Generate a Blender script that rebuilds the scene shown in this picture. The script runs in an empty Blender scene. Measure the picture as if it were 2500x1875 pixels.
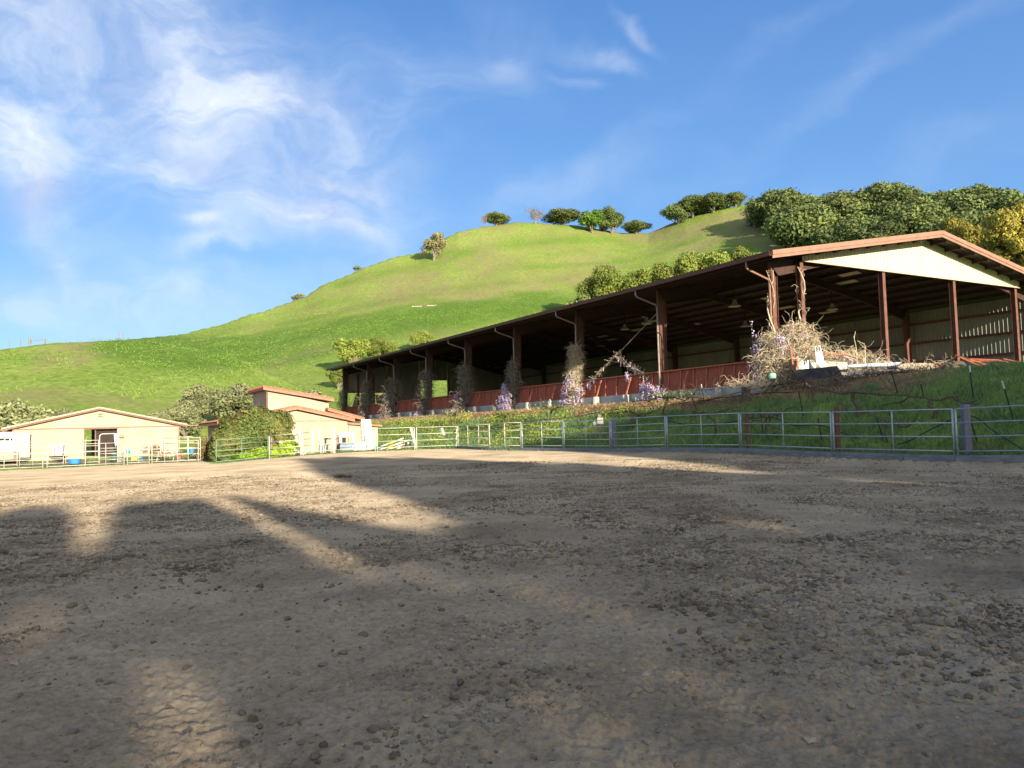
import bpy, math, numpy as np
from mathutils import Matrix, Vector
R=math.radians
scene=bpy.context.scene
# ------------------------------------------------------------ camera, world, sun, exposure
F=1878.; TH=math.atan(104.5/1878); RO=math.atan(.028); CZ=1.66
cam=bpy.data.cameras.new("Camera"); cam.sensor_width=36; cam.lens=36*F/2500; cam.clip_start=.1; cam.clip_end=3000
co=bpy.data.objects.new("Camera",cam); scene.collection.objects.link(co); scene.camera=co
co.matrix_world=Matrix.Translation((0,0,CZ))@Matrix.Rotation(math.pi/2+TH,4,'X')@Matrix.Rotation(-RO,4,'Z')
SUN_EL=math.atan(.205)
def ray(px,py):
    cx=(px-1250)/F; cy=-(py-937.5)/F
    c,s=math.cos(-RO),math.sin(-RO)
    x=c*cx-s*cy; y=s*cx+c*cy
    return np.array([x, math.cos(TH)-y*math.sin(TH), math.sin(TH)+y*math.cos(TH)])
CAM=np.array([0,0,CZ])
def AT(px,py,Y): r=ray(px,py); return r*Y/r[1]+CAM
_u=ray(160,1072); UD=np.array([_u[0],_u[1],0.]); UD/=np.linalg.norm(UD); VD=np.array([UD[1],-UD[0],0.])
OB=AT(1892,945,41); OB[2]=CZ                      # barn corner column, z measured from eye level
def UV(u,v,z): return OB+u*UD+v*VD+np.array([0,0,z])
def WL(px,py,u): r=ray(px,py); t=((OB-CAM)@UD+u)/(r@UD); return CAM+r*t
def UL(px,py,v): r=ray(px,py); t=((OB-CAM)@VD+v)/(r@VD); return CAM+r*t
ST=UD+.035*VD; ST/=np.linalg.norm(ST); SL=np.array([ST[1],-ST[0],0.])
sl=bpy.data.lights.new("Sun",'SUN'); sl.energy=4.7; sl.angle=R(.55); sl.color=(1,.89,.70)
so=bpy.data.objects.new("Sun",sl); scene.collection.objects.link(so)
_d=Vector((ST[0]*math.cos(SUN_EL),ST[1]*math.cos(SUN_EL),-math.sin(SUN_EL)))
so.rotation_euler=_d.to_track_quat('-Z','Y').to_euler(); so.location=(30,-40,40)
scene.view_settings.view_transform='Standard'; scene.view_settings.look='None'
scene.view_settings.gamma=1; scene.view_settings.exposure=1.2
world=bpy.data.worlds.new("World"); scene.world=world; world.use_nodes=True
def build_world():
    nt=world.node_tree; N=nt.nodes; L=nt.links; N.clear()
    out=N.new('ShaderNodeOutputWorld'); bg=N.new('ShaderNodeBackground'); bg.inputs['Strength'].default_value=.125
    sky=N.new('ShaderNodeTexSky'); sky.sky_type='NISHITA'; sky.sun_disc=False
    sky.sun_elevation=SUN_EL; sky.sun_rotation=math.atan2(-ST[0],-ST[1])
    sky.air_density=1.0; sky.dust_density=.4; sky.ozone_density=2.0
    def M(op,a,b=None,c=None):
        n=N.new('ShaderNodeMath'); n.operation=op
        for i,q in enumerate((a,b,c)):
            if q is None: continue
            if isinstance(q,(int,float)): n.inputs[i].default_value=q
            else: L.new(q,n.inputs[i])
        return n.outputs[0]
    tc=N.new('ShaderNodeTexCoord'); sx=N.new('ShaderNodeSeparateXYZ'); L.new(tc.outputs['Generated'],sx.inputs[0])
    az=M('ARCTAN2',sx.outputs[0],sx.outputs[1])
    hz=M('SQRT',M('ADD',M('MULTIPLY',sx.outputs[0],sx.outputs[0]),M('MULTIPLY',sx.outputs[1],sx.outputs[1])))
    el=M('DIVIDE',sx.outputs[2],M('MAXIMUM',hz,.02))
    cb=N.new('ShaderNodeCombineXYZ'); L.new(az,cb.inputs[0]); L.new(el,cb.inputs[1])
    P=cb.outputs[0]
    # large-scale warp so that the cloud edges are ragged
    wn=N.new('ShaderNodeTexNoise'); wn.inputs['Scale'].default_value=6; wn.inputs['Detail'].default_value=6; L.new(P,wn.inputs['Vector'])
    ws=N.new('ShaderNodeVectorMath'); ws.operation='SUBTRACT'; L.new(wn.outputs['Color'],ws.inputs[0]); ws.inputs[1].default_value=(.5,.5,.5)
    wm=N.new('ShaderNodeVectorMath'); wm.operation='SCALE'; L.new(ws.outputs[0],wm.inputs[0]); wm.inputs['Scale'].default_value=.17
    wa=N.new('ShaderNodeVectorMath'); wa.operation='ADD'; L.new(P,wa.inputs[0]); L.new(wm.outputs[0],wa.inputs[1]); PW=wa.outputs[0]
    def dirp(x,y):
        r=ray(x,y); return math.atan2(r[0],r[1]), r[2]/math.hypot(r[0],r[1])
    # (px,py, half length, half width in photo pixels, turn in degrees, strength)
    blobs=[(330,130,640,280,-25,1.15),(150,260,420,170,-20,.45),(520,60,420,170,-30,.5),(640,300,420,150,-40,.85),(60,400,190,100,-48,1.0),(20,330,160,90,-40,.45),
           (690,520,260,60,-18,.9),(800,545,130,40,-35,.45),(560,572,70,26,8,.8),(530,622,120,22,14,.7),(880,462,90,30,-8,.65),
           (1020,160,150,110,-20,.45),(1230,120,150,120,-60,.5),(1480,120,110,34,-18,.75),(1560,55,70,24,-30,.65),(1420,178,50,20,-20,.55),
           (240,690,330,110,0,.34),(180,640,40,70,20,.55),(700,690,520,45,7,.34),(200,740,500,60,0,.40),(1400,430,420,70,18,.25),
           (2000,260,700,60,22,.22),(2250,420,420,80,14,.20),(900,330,120,200,-20,.35),(1750,190,600,50,28,.18)]
    tot=None
    for x,y,a,b,rot,s in blobs:
        m=N.new('ShaderNodeMapping'); m.vector_type='TEXTURE'; A,E=dirp(x,y)
        m.inputs['Location'].default_value=(A,E,0); m.inputs['Rotation'].default_value=(0,0,R(rot)); m.inputs['Scale'].default_value=(a/F,b/F,1)
        L.new(PW,m.inputs[0]); ln=N.new('ShaderNodeVectorMath'); ln.operation='LENGTH'; L.new(m.outputs[0],ln.inputs[0])
        q=M('MULTIPLY',ln.outputs['Value'],ln.outputs['Value']); e=M('MULTIPLY',M('POWER',2.718,M('MULTIPLY',q,-1.6)),s)
        tot=e if tot is None else M('ADD',tot,e)
    # fibrous detail: stretched along the cloud drift (up-left to down-right)
    mp=N.new('ShaderNodeMapping'); mp.inputs['Rotation'].default_value=(0,0,R(35)); mp.inputs['Scale'].default_value=(5,11,1); L.new(PW,mp.inputs[0])
    n1=N.new('ShaderNodeTexNoise'); n1.inputs['Scale'].default_value=1.1; n1.inputs['Detail'].default_value=12; n1.inputs['Roughness'].default_value=.58; n1.inputs['Distortion'].default_value=.5; L.new(mp.outputs[0],n1.inputs['Vector'])
    n2=N.new('ShaderNodeTexNoise'); n2.inputs['Scale'].default_value=3.2; n2.inputs['Detail'].default_value=8; L.new(PW,n2.inputs['Vector'])
    n3=N.new('ShaderNodeTexNoise'); n3.inputs['Scale'].default_value=4.5; n3.inputs['Detail'].default_value=10; n3.inputs['Roughness'].default_value=.62; n3.inputs['Distortion'].default_value=.6; L.new(PW,n3.inputs['Vector'])
    mr=N.new('ShaderNodeMapRange'); mr.interpolation_type='SMOOTHSTEP'; L.new(M('ADD',M('MULTIPLY',n1.outputs['Fac'],.65),M('MULTIPLY',n2.outputs['Fac'],.35)),mr.inputs[0])
    mr.inputs[1].default_value=.33; mr.inputs[2].default_value=.68; mr.inputs[3].default_value=.22; mr.inputs[4].default_value=1.5
    cov=M('MULTIPLY',tot,mr.outputs[0]); c2=N.new('ShaderNodeMapRange'); L.new(cov,c2.inputs[0]); c2.inputs[1].default_value=.02; c2.inputs[2].default_value=1.75; c2.inputs[3].default_value=0; c2.inputs[4].default_value=.97
    hs=N.new('ShaderNodeHueSaturation'); hs.inputs['Saturation'].default_value=1.22; hs.inputs['Value'].default_value=1.0; L.new(sky.outputs[0],hs.inputs['Color'])
    mg=N.new('ShaderNodeMix'); mg.data_type='RGBA'; mg.blend_type='MULTIPLY'; mg.inputs[0].default_value=1; L.new(hs.outputs[0],mg.inputs[6]); mg.inputs[7].default_value=(.95,.97,1.0,1)
    gr=N.new('ShaderNodeValToRGB'); L.new(el,gr.inputs[0]); e=gr.color_ramp.elements; e[0].position=0; e[0].color=(.36,.62,1.,1); e[1].position=.75; e[1].color=(.075,.205,.60,1)
    q=e.new(.2); q.color=(.205,.435,.90,1)
    gs=N.new('ShaderNodeVectorMath'); gs.operation='SCALE'; gs.inputs['Scale'].default_value=3.3; L.new(gr.outputs[0],gs.inputs[0])
    dt=N.new('ShaderNodeVectorMath'); dt.operation='DOT_PRODUCT'; L.new(tc.outputs['Generated'],dt.inputs[0]); dt.inputs[1].default_value=(-float(ST[0]),-float(ST[1]),.2)
    sn=N.new('ShaderNodeMapRange'); sn.interpolation_type='SMOOTHSTEP'; L.new(dt.outputs['Value'],sn.inputs[0]); sn.inputs[1].default_value=-.15; sn.inputs[2].default_value=.65
    md=N.new('ShaderNodeMix'); md.data_type='RGBA'; L.new(M('MULTIPLY',M('SUBTRACT',1.,sn.outputs[0]),.75),md.inputs[0]); L.new(mg.outputs[2],md.inputs[6]); L.new(gs.outputs[0],md.inputs[7])
    mx=N.new('ShaderNodeMix'); mx.data_type='RGBA'; L.new(c2.outputs[0],mx.inputs[0]); L.new(md.outputs[2],mx.inputs[6])
    cc=N.new('ShaderNodeValToRGB'); L.new(n3.outputs['Fac'],cc.inputs[0]); e=cc.color_ramp.elements; e[0].position=.38; e[0].color=(.50,.60,.83,1); e[1].position=.62; e[1].color=(.86,.93,1.,1)
    cs=N.new('ShaderNodeVectorMath'); cs.operation='SCALE'; cs.inputs['Scale'].default_value=4.0; L.new(cc.outputs[0],cs.inputs[0]); L.new(cs.outputs[0],mx.inputs[7])
    # bright warm veil added to the unseen sky behind the camera as fill light
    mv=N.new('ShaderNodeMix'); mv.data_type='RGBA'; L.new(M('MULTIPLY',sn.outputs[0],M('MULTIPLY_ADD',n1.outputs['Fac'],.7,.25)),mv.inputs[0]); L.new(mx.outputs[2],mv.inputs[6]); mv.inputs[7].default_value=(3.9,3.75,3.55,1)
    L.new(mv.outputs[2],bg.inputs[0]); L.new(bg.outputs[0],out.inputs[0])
build_world()
scene.cycles.max_bounces=6

# ------------------------------------------------------------ helpers
COL=scene.collection
rng=np.random.default_rng(7)
def ss(a,b,x):
    t=np.clip((np.asarray(x,float)-a)/(b-a),0,1); return t*t*(3-2*t)
_tab=np.random.default_rng(3).random((256,256))
def vnoise(x,y):
    xi=np.floor(x).astype(int); yi=np.floor(y).astype(int); fx=x-xi; fy=y-yi
    fx=fx*fx*(3-2*fx); fy=fy*fy*(3-2*fy)
    a=_tab[xi%256,yi%256]; b=_tab[(xi+1)%256,yi%256]; c=_tab[xi%256,(yi+1)%256]; d=_tab[(xi+1)%256,(yi+1)%256]
    return (a*(1-fx)+b*fx)*(1-fy)+(c*(1-fx)+d*fx)*fy
def fbm(x,y,o=4,g=.5):
    s=0;a=1;t=0
    for i in range(o):
        s=s+a*(vnoise(x*2**i+17.3*i,y*2**i+9.1*i)-.5); t+=a; a*=g
    return s/t*2
def N3(v): v=np.asarray(v,float); return v/np.maximum(np.linalg.norm(v,axis=-1,keepdims=True),1e-9)
class MB:
    """collects shapes, then links them as one mesh object"""
    def __init__(s): s.V=[]; s.F=[]; s.n=0
    def add(s,V,F,m=0):
        V=np.asarray(V,float).reshape(-1,3); s.V.append(V)
        if isinstance(F,np.ndarray): s.F.append((F+s.n,m))
        else:
            by={}
            for f in F: by.setdefault(len(f),[]).append(f)
            for k,q in by.items(): s.F.append((np.array(q)+s.n,m))
        s.n+=len(V); return s
    def prism(s,pts,off,m=0):
        p=np.asarray(pts,float); n=len(p); off=np.asarray(off,float)
        V=np.vstack([p,p+off]); nrm=np.zeros(3)
        for i in range(n): nrm+=np.cross(p[i],p[(i+1)%n])
        a=list(range(n)); b=list(range(n,2*n))
        sides=[[i,(i+1)%n,n+(i+1)%n,n+i] for i in range(n)]
        if nrm@off>0: F=[a[::-1],b]+sides
        else: F=[a,b[::-1]]+[f[::-1] for f in sides]
        return s.add(V,F,m)
    def box(s,c,h,ax=None,m=0):
        c=np.asarray(c,float); ax=np.eye(3) if ax is None else np.asarray(ax,float)
        p=[c+(-h[0]*ax[0])*1+sy*h[1]*ax[1]+sz*h[2]*ax[2] for sy,sz in ((-1,-1),(1,-1),(1,1),(-1,1))]
        return s.prism(p,2*h[0]*ax[0],m)
    def beam(s,p0,p1,w,h,m=0,up=(0,0,1)):
        p0=np.asarray(p0,float);p1=np.asarray(p1,float); d=p1-p0; l=np.linalg.norm(d); d=d/l; up=np.asarray(up,float)
        if abs(d@up)>.98: up=np.array([1.,0,0])
        sd=N3(np.cross(d,up)); upv=np.cross(sd,d)
        return s.box((p0+p1)/2,(l/2,w/2,h/2),(d,sd,upv),m)
    def tube(s,pts,r,n=6,m=0,cap=True):
        p=np.asarray(pts,float); k=len(p); r=np.broadcast_to(np.asarray(r,float),(k,))
        t=np.gradient(p,axis=0) if k>2 else np.repeat([p[1]-p[0]],2,0); t=N3(t)
        up=np.array([0,0,1.]) if abs(t[0]@[0,0,1])<.9 else np.array([1.,0,0])
        a=N3(np.cross(t,up)); b=np.cross(t,a)
        th=np.arange(n)*2*np.pi/n
        V=p[:,None]+r[:,None,None]*(np.cos(th)[None,:,None]*a[:,None]+np.sin(th)[None,:,None]*b[:,None])
        F=[]; i=np.arange(n); j=(i+1)%n
        for q in range(k-1): F.append(np.stack([q*n+i,q*n+j,(q+1)*n+j,(q+1)*n+i],1))
        s.add(V.reshape(-1,3),np.vstack(F)[:,::-1].copy(),m)
        if cap: s.F.append((np.array([list(range(n))])+s.n-k*n,m)); s.F.append((np.array([list(range(n))[::-1]])+s.n-n,m))
        return s
    def lathe(s,c,prof,n=16,m=0,ax=None):
        ax=np.eye(3) if ax is None else np.asarray(ax,float); c=np.asarray(c,float)
        th=np.arange(n)*2*np.pi/n; V=[];k=len(prof)
        for r,z in prof: V.append(c+r*(np.cos(th)[:,None]*ax[0]+np.sin(th)[:,None]*ax[1])+z*ax[2])
        i=np.arange(n); j=(i+1)%n; F=[np.stack([q*n+i,q*n+j,(q+1)*n+j,(q+1)*n+i],1) for q in range(k-1)]
        return s.add(np.vstack(V),np.vstack(F),m)
    def quads(s,Q,m=0):
        Q=np.asarray(Q,float); n=len(Q); k=Q.shape[1]
        return s.add(Q.reshape(-1,3),np.arange(n*k).reshape(n,k),m)
    def obj(s,name,mat,parent=None,smooth=False,origin=None,**kw):
        V=np.vstack(s.V); 
        if parent is not None and '_loc' in parent: o0=np.array(parent['_loc'])
        elif origin is not None: o0=np.asarray(origin,float)
        else: o0=np.array([V[:,0].mean(),V[:,1].mean(),V[:,2].min()])
        if parent is not None and '_loc' not in parent: o0=np.zeros(3)
        return mesh(name,V-o0,s.F,mat,parent,smooth,o0 if parent is None else None,**kw)
def mesh(name,V,FL,mat,parent=None,smooth=False,loc=None,label=None,cat=None,group=None,kind=None):
    me=bpy.data.meshes.new(name); me.vertices.add(len(V)); me.vertices.foreach_set('co',np.asarray(V,np.float32).ravel())
    nl=sum(f.size for f,_ in FL); nf=sum(len(f) for f,_ in FL)
    me.loops.add(nl); me.polygons.add(nf)
    me.loops.foreach_set('vertex_index',np.concatenate([f.ravel() for f,_ in FL]).astype(np.int32))
    tot=np.concatenate([np.full(len(f),f.shape[1]) for f,_ in FL]); st=np.concatenate([[0],np.cumsum(tot)[:-1]])
    me.polygons.foreach_set('loop_start',st.astype(np.int32)); 
    me.polygons.foreach_set('material_index',np.concatenate([np.full(len(f),m) for f,m in FL]).astype(np.int32))
    me.polygons.foreach_set('use_smooth',np.full(nf,bool(smooth)))
    for m in (mat if isinstance(mat,(list,tuple)) else [mat]): me.materials.append(m)
    me.update(calc_edges=True); me.validate()
    o=bpy.data.objects.new(name,me); COL.objects.link(o)
    if parent is not None: o.parent=parent
    if loc is not None:
        o.location=loc; o['_loc']=[float(q) for q in loc]
    if label: tag(o,label,cat,group)
    if kind: o['kind']=kind
    return o
def tag(o,label,cat=None,group=None):
    o['label']=label
    if cat: o['category']=cat
    if group: o['group']=group
def thing(name,label,cat,loc,group=None):
    o=bpy.data.objects.new(name,None); COL.objects.link(o); o.empty_display_size=.2
    o.location=[float(q) for q in loc]; o['_loc']=[float(q) for q in loc]; tag(o,label,cat,group); return o
def copy_tree(o,parent=None):
    c=o.copy(); COL.objects.link(c)
    if parent is not None: c.parent=parent
    for ch in list(o.children): copy_tree(ch,c)
    return c
# ------------------------------------------------------------ materials
def mat(name,c1,c2=None,scale=3,rough=.8,metal=0,bump=0,bscale=20,c3=None,island=0,obj=True,stretch=None,detail=6,spec=.3,lo=.35,hi=.65,trans=0):
    m=bpy.data.materials.new(name); m.use_nodes=True; nt=m.node_tree; N=nt.nodes; L=nt.links
    b=N['Principled BSDF']; b.inputs['Roughness'].default_value=rough; b.inputs['Metallic'].default_value=metal
    b.inputs['Specular IOR Level'].default_value=spec
    b.inputs['Base Color'].default_value=(*c1,1)
    tc=N.new('ShaderNodeTexCoord'); src=tc.outputs['Object']
    if stretch:
        mp=N.new('ShaderNodeMapping'); mp.inputs['Scale'].default_value=stretch; L.new(src,mp.inputs[0]); src=mp.outputs[0]
    last=None
    if c2:
        n=N.new('ShaderNodeTexNoise'); n.inputs['Scale'].default_value=scale; n.inputs['Detail'].default_value=detail; L.new(src,n.inputs['Vector'])
        r=N.new('ShaderNodeValToRGB'); L.new(n.outputs['Fac'],r.inputs[0]); e=r.color_ramp.elements
        e[0].position=lo; e[0].color=(*c1,1); e[1].position=hi; e[1].color=(*c2,1)
        if c3: q=e.new(.5*(lo+hi)); q.color=(*c3,1)
        last=r.outputs[0]
    if island:
        g=N.new('ShaderNodeNewGeometry'); v=N.new('ShaderNodeHueSaturation'); mr=N.new('ShaderNodeMapRange')
        L.new(g.outputs['Random Per Island'],mr.inputs[0]); mr.inputs[3].default_value=1-island; mr.inputs[4].default_value=1+island
        L.new(mr.outputs[0],v.inputs['Value'])
        mh=N.new('ShaderNodeMapRange'); ml=N.new('ShaderNodeMath'); ml.operation='FRACT'; mm=N.new('ShaderNodeMath'); mm.operation='MULTIPLY'; mm.inputs[1].default_value=7.31
        L.new(g.outputs['Random Per Island'],mm.inputs[0]); L.new(mm.outputs[0],ml.inputs[0]); L.new(ml.outputs[0],mh.inputs[0]); mh.inputs[3].default_value=.485; mh.inputs[4].default_value=.515; L.new(mh.outputs[0],v.inputs['Hue'])
        if last: L.new(last,v.inputs['Color'])
        else: v.inputs['Color'].default_value=(*c1,1)
        oi=N.new('ShaderNodeObjectInfo'); mo=N.new('ShaderNodeMapRange'); L.new(oi.outputs['Random'],mo.inputs[0]); mo.inputs[3].default_value=.72; mo.inputs[4].default_value=1.3
        v2=N.new('ShaderNodeHueSaturation'); L.new(mo.outputs[0],v2.inputs['Value']); L.new(v.outputs[0],v2.inputs['Color'])
        last=v2.outputs[0] if ('foliage' in name) else v.outputs[0]
    if last: L.new(last,b.inputs['Base Color'])
    if bump:
        n=N.new('ShaderNodeTexNoise'); n.inputs['Scale'].default_value=bscale; n.inputs['Detail'].default_value=8; L.new(src,n.inputs['Vector'])
        bp=N.new('ShaderNodeBump'); bp.inputs['Strength'].default_value=bump; bp.inputs['Distance'].default_value=.05; L.new(n.outputs['Fac'],bp.inputs['Height']); L.new(bp.outputs[0],b.inputs['Normal'])
    if trans:
        t=N.new('ShaderNodeBsdfTranslucent'); a=N.new('ShaderNodeMixShader'); a.inputs[0].default_value=trans
        if last: L.new(last,t.inputs[0])
        else: t.inputs[0].default_value=(*c1,1)
        L.new(b.outputs[0],a.inputs[1]); L.new(t.outputs[0],a.inputs[2]); L.new(a.outputs[0],N['Material Output'].inputs[0])
    return m
M={}
M['steel']=mat('galvanised_steel',(.32,.36,.37),(.44,.48,.48),8,.45,.35,spec=.5)
M['paleg']=mat('pale_gate_paint',(.46,.43,.35),(.55,.51,.42),6,.5)
M['white']=mat('white_paint',(.52,.50,.45),(.60,.58,.53),5,.55,bump=.1)
M['greeng']=mat('green_gate_paint',(.12,.24,.15),(.16,.3,.2),8,.5)
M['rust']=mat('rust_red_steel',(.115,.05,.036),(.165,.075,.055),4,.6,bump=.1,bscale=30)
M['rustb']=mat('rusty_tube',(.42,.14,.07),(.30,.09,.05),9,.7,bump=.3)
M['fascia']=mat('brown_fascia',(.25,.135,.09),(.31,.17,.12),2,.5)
M['twigd']=mat('dry_twig_in_shade',(.16,.13,.11),(.30,.25,.20),6,.95,island=.3)  # darker copy of the twig colour for vines standing in shade
M['rustc']=mat('rust_red_steel_in_shade',(.07,.033,.027),(.10,.048,.038),4,.7)  # column steel again, with the shade of the long side put into the colour
M['rustd']=mat('rust_red_steel_shade_tone',(.045,.022,.018),(.065,.032,.026),4,.7)  # same steel under the roof, shade put into the colour
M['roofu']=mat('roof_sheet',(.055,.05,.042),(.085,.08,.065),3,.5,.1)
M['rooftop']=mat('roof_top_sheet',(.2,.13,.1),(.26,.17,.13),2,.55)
M['cream']=mat('cream_ribbed_sheet',(.54,.52,.36),(.60,.58,.41),1.5,.5,stretch=(1,1,.4))
M['wallin']=mat('grey_ribbed_sheet',(.22,.225,.19),(.29,.29,.235),1.2,.4,.2,stretch=(1,1,.3),spec=.5)
M['boards']=mat('red_boards',(.30,.075,.045),(.42,.12,.07),3,.8,bump=.3,bscale=14,stretch=(1,1,6))
M['boardedge']=mat('red_timber',(.36,.10,.055),(.46,.16,.085),5,.8,bump=.2)
M['conc']=mat('concrete',(.36,.38,.38),(.5,.5,.47),1.5,.9,bump=.3,bscale=12)
M['pier']=mat('pale_concrete',(.36,.34,.29),(.48,.45,.38),3,.9,bump=.4,bscale=10)
M['pipe']=mat('pale_pipe',(.24,.20,.18),(.34,.29,.26),5,.5)
M['stucco']=mat('cream_stucco',(.35,.295,.215),(.42,.36,.27),.8,.9,bump=.12,bscale=40,detail=10)
M['stucco2']=mat('peach_stucco',(.355,.28,.205),(.415,.335,.255),1.2,.9,bump=.12,bscale=40)
M['tile']=mat('clay_tile',(.40,.15,.085),(.52,.24,.15),7,.8,c3=(.33,.12,.07),bump=.3)
M['tilefas']=mat('clay_fascia',(.28,.145,.095),(.35,.19,.13),4,.7)
M['trim']=mat('brown_trim',(.16,.085,.055),(.22,.12,.08),5,.7)
M['trimpale']=mat('tan_roof_edge',(.42,.33,.24),(.5,.4,.3),5,.7)
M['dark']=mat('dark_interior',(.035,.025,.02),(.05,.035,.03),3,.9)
M['black']=mat('black_plastic',(.022,.023,.026),(.035,.036,.04),6,.65,spec=.15)
M['kerb']=mat('grey_plank',(.16,.17,.18),(.24,.25,.25),2,.9,bump=.4,bscale=9,stretch=(1,1,4))
M['hose']=mat('black_hose',(.025,.03,.03),None,1,.6)
M['twig']=mat('dry_twig',(.40,.32,.21),(.56,.47,.33),6,.9,island=.3)
M['vine']=mat('vine_bark',(.09,.065,.045),(.15,.11,.08),12,.95,bump=.4)
M['brush']=mat('brushwood',(.12,.08,.055),(.22,.155,.11),4,.95,island=.35)
M['bark']=mat('tree_bark',(.15,.12,.09),(.24,.2,.16),6,.95,bump=.5)
M['petal']=mat('wisteria_petal',(.50,.38,.56),(.68,.56,.68),9,.7,island=.25,trans=.2)
M['wleaf']=mat('wisteria_leaf',(.22,.22,.07),(.16,.22,.05),9,.7,island=.3)
M['oak']=mat('oak_foliage',(.11,.155,.045),(.21,.25,.075),.22,.75,island=.35,trans=.15)
M['oakd']=mat('dark_oak_foliage',(.075,.11,.033),(.145,.185,.055),.25,.75,island=.35,trans=.12)
M['oliv']=mat('olive_foliage',(.17,.19,.085),(.27,.28,.135),.5,.75,island=.3,trans=.15)
M['lime']=mat('yellow_green_foliage',(.16,.21,.035),(.26,.30,.06),.35,.75,island=.3,trans=.2)
M['gold']=mat('golden_foliage',(.21,.19,.03),(.30,.26,.05),.35,.75,island=.3,trans=.2)
M['bright']=mat('bright_green_foliage',(.09,.19,.022),(.15,.27,.035),.4,.75,island=.3,trans=.2)
M['bare']=mat('bare_twig_crown',(.20,.17,.12),(.28,.23,.16),.6,.9,island=.3)
M['ivy']=mat('ivy_leaf',(.09,.125,.028),(.20,.165,.055),.55,.7,c3=(.13,.15,.035),island=.35,trans=.15)
M['ivyl']=mat('bright_ivy_leaf',(.22,.34,.025),(.30,.40,.04),.8,.7,island=.25,trans=.2)
M['grass']=mat('grass_blade',(.11,.20,.075),(.21,.30,.10),.5,.8,island=.35,trans=.2)
M['weed']=mat('weed_leaf',(.11,.21,.03),(.19,.29,.05),.08,.8,island=.16,trans=.15)
M['dry']=mat('dry_grass',(.34,.22,.11),(.46,.33,.17),.8,.9,island=.3)
M['tyre']=mat('tyre_rubber',(.10,.085,.065),(.15,.13,.10),10,.85)
M['rim']=mat('cream_rim',(.55,.5,.3),(.4,.33,.2),8,.6)
M['blue']=mat('blue_plastic',(.03,.2,.62),(.05,.26,.7),5,.4,spec=.5)
M['teal']=mat('teal_plastic',(.05,.38,.42),None,5,.4)
M['grn']=mat('dark_green_plastic',(.04,.10,.07),None,5,.5)
M['grey']=mat('grey_plastic',(.22,.22,.19),(.28,.28,.25),5,.5)
M['red']=mat('red_plastic',(.55,.10,.09),(.6,.16,.13),5,.5)
M['yellow']=mat('yellow_plastic',(.75,.6,.12),None,5,.5)
M['trailer']=mat('trailer_white',(.62,.63,.62),(.68,.68,.66),3,.4,spec=.5)
M['glass']=mat('dark_glass',(.03,.035,.05),None,1,.1,spec=.6)
M['wood']=mat('weathered_board',(.17,.13,.095),(.27,.215,.16),4,.85,bump=.3,stretch=(1,1,5))
M['tan']=mat('tan_tarp',(.42,.36,.24),(.5,.43,.3),2,.8)
M['oldwood']=mat('purple_grey_post',(.16,.15,.20),(.23,.21,.26),3,.9,bump=.4,stretch=(3,3,.6))
M['paper']=mat('sign_white',(.78,.77,.70),None,1,.6)
M['ink']=mat('sign_black',(.02,.02,.02),None,1,.7)
M['sheet']=mat('blue_grey_metal_sheet',(.30,.36,.44),(.4,.46,.52),2,.4,.4)
M['plaid']=mat('purple_plaid_blanket',(.20,.17,.27),(.5,.48,.55),14,.9,stretch=(1,1,1))
M['lampw']=mat('lamp_shade_metal',(.5,.5,.45),None,1,.4,.3)
# ------------------------------------------------------------ terrain
_cB=[(-300,930),(0,880),(200,842),(339,823),(452,808),(486,798),(542,788),(610,761),(644,755),(701,735),(746,720),(791,692),(836,675),(893,650),(961,628),(1023,616),(1063,599),(1085,585),(1119,567),(1175,552),(1277,541),(1356,542),(1413,546),(1514,565),(1582,564),(1616,554),(1672,531),(1763,508),(1830,497),(1900,508),(2100,508),(2300,515),(2500,525),(2900,560)]
_cA=[(-500,930),(-200,880),(0,848),(68,838),(136,829),(226,826),(294,823),(373,830),(480,848),(600,880),(800,960),(1200,1060)]
def _azel(L):
    q=[(math.atan2(ray(x,y)[0],ray(x,y)[1]),ray(x,y)[2]/math.hypot(*ray(x,y)[:2])) for x,y in L]
    return np.array([a for a,_ in q]),np.array([b for _,b in q])
AB,EB=_azel(_cB); AA,EA=_azel(_cA)
def _az(x): return math.atan2(x-1250,F)
_ta=np.linspace(-1.3,1.3,1301)
def _smooth(v,w):
    k=np.exp(-.5*(np.arange(-3*w,3*w+1)/w)**2); k/=k.sum(); return np.convolve(np.pad(v,3*w,mode='edge'),k,'valid')
_eBs=_smooth(np.interp(_ta,AB,EB),26)
_r0t=_smooth(np.interp(_ta,[-.9,-.45,-.17,0,.26,.5,.75,1.2],[88,94,112,128,118,92,70,60]),30)
_rBt=_smooth(np.interp(_ta,[_az(0),_az(339),_az(1000),_az(1300),_az(1600),_az(1850),_az(2100),_az(2500)],[300,310,400,440,435,425,400,350]),45)
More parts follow.
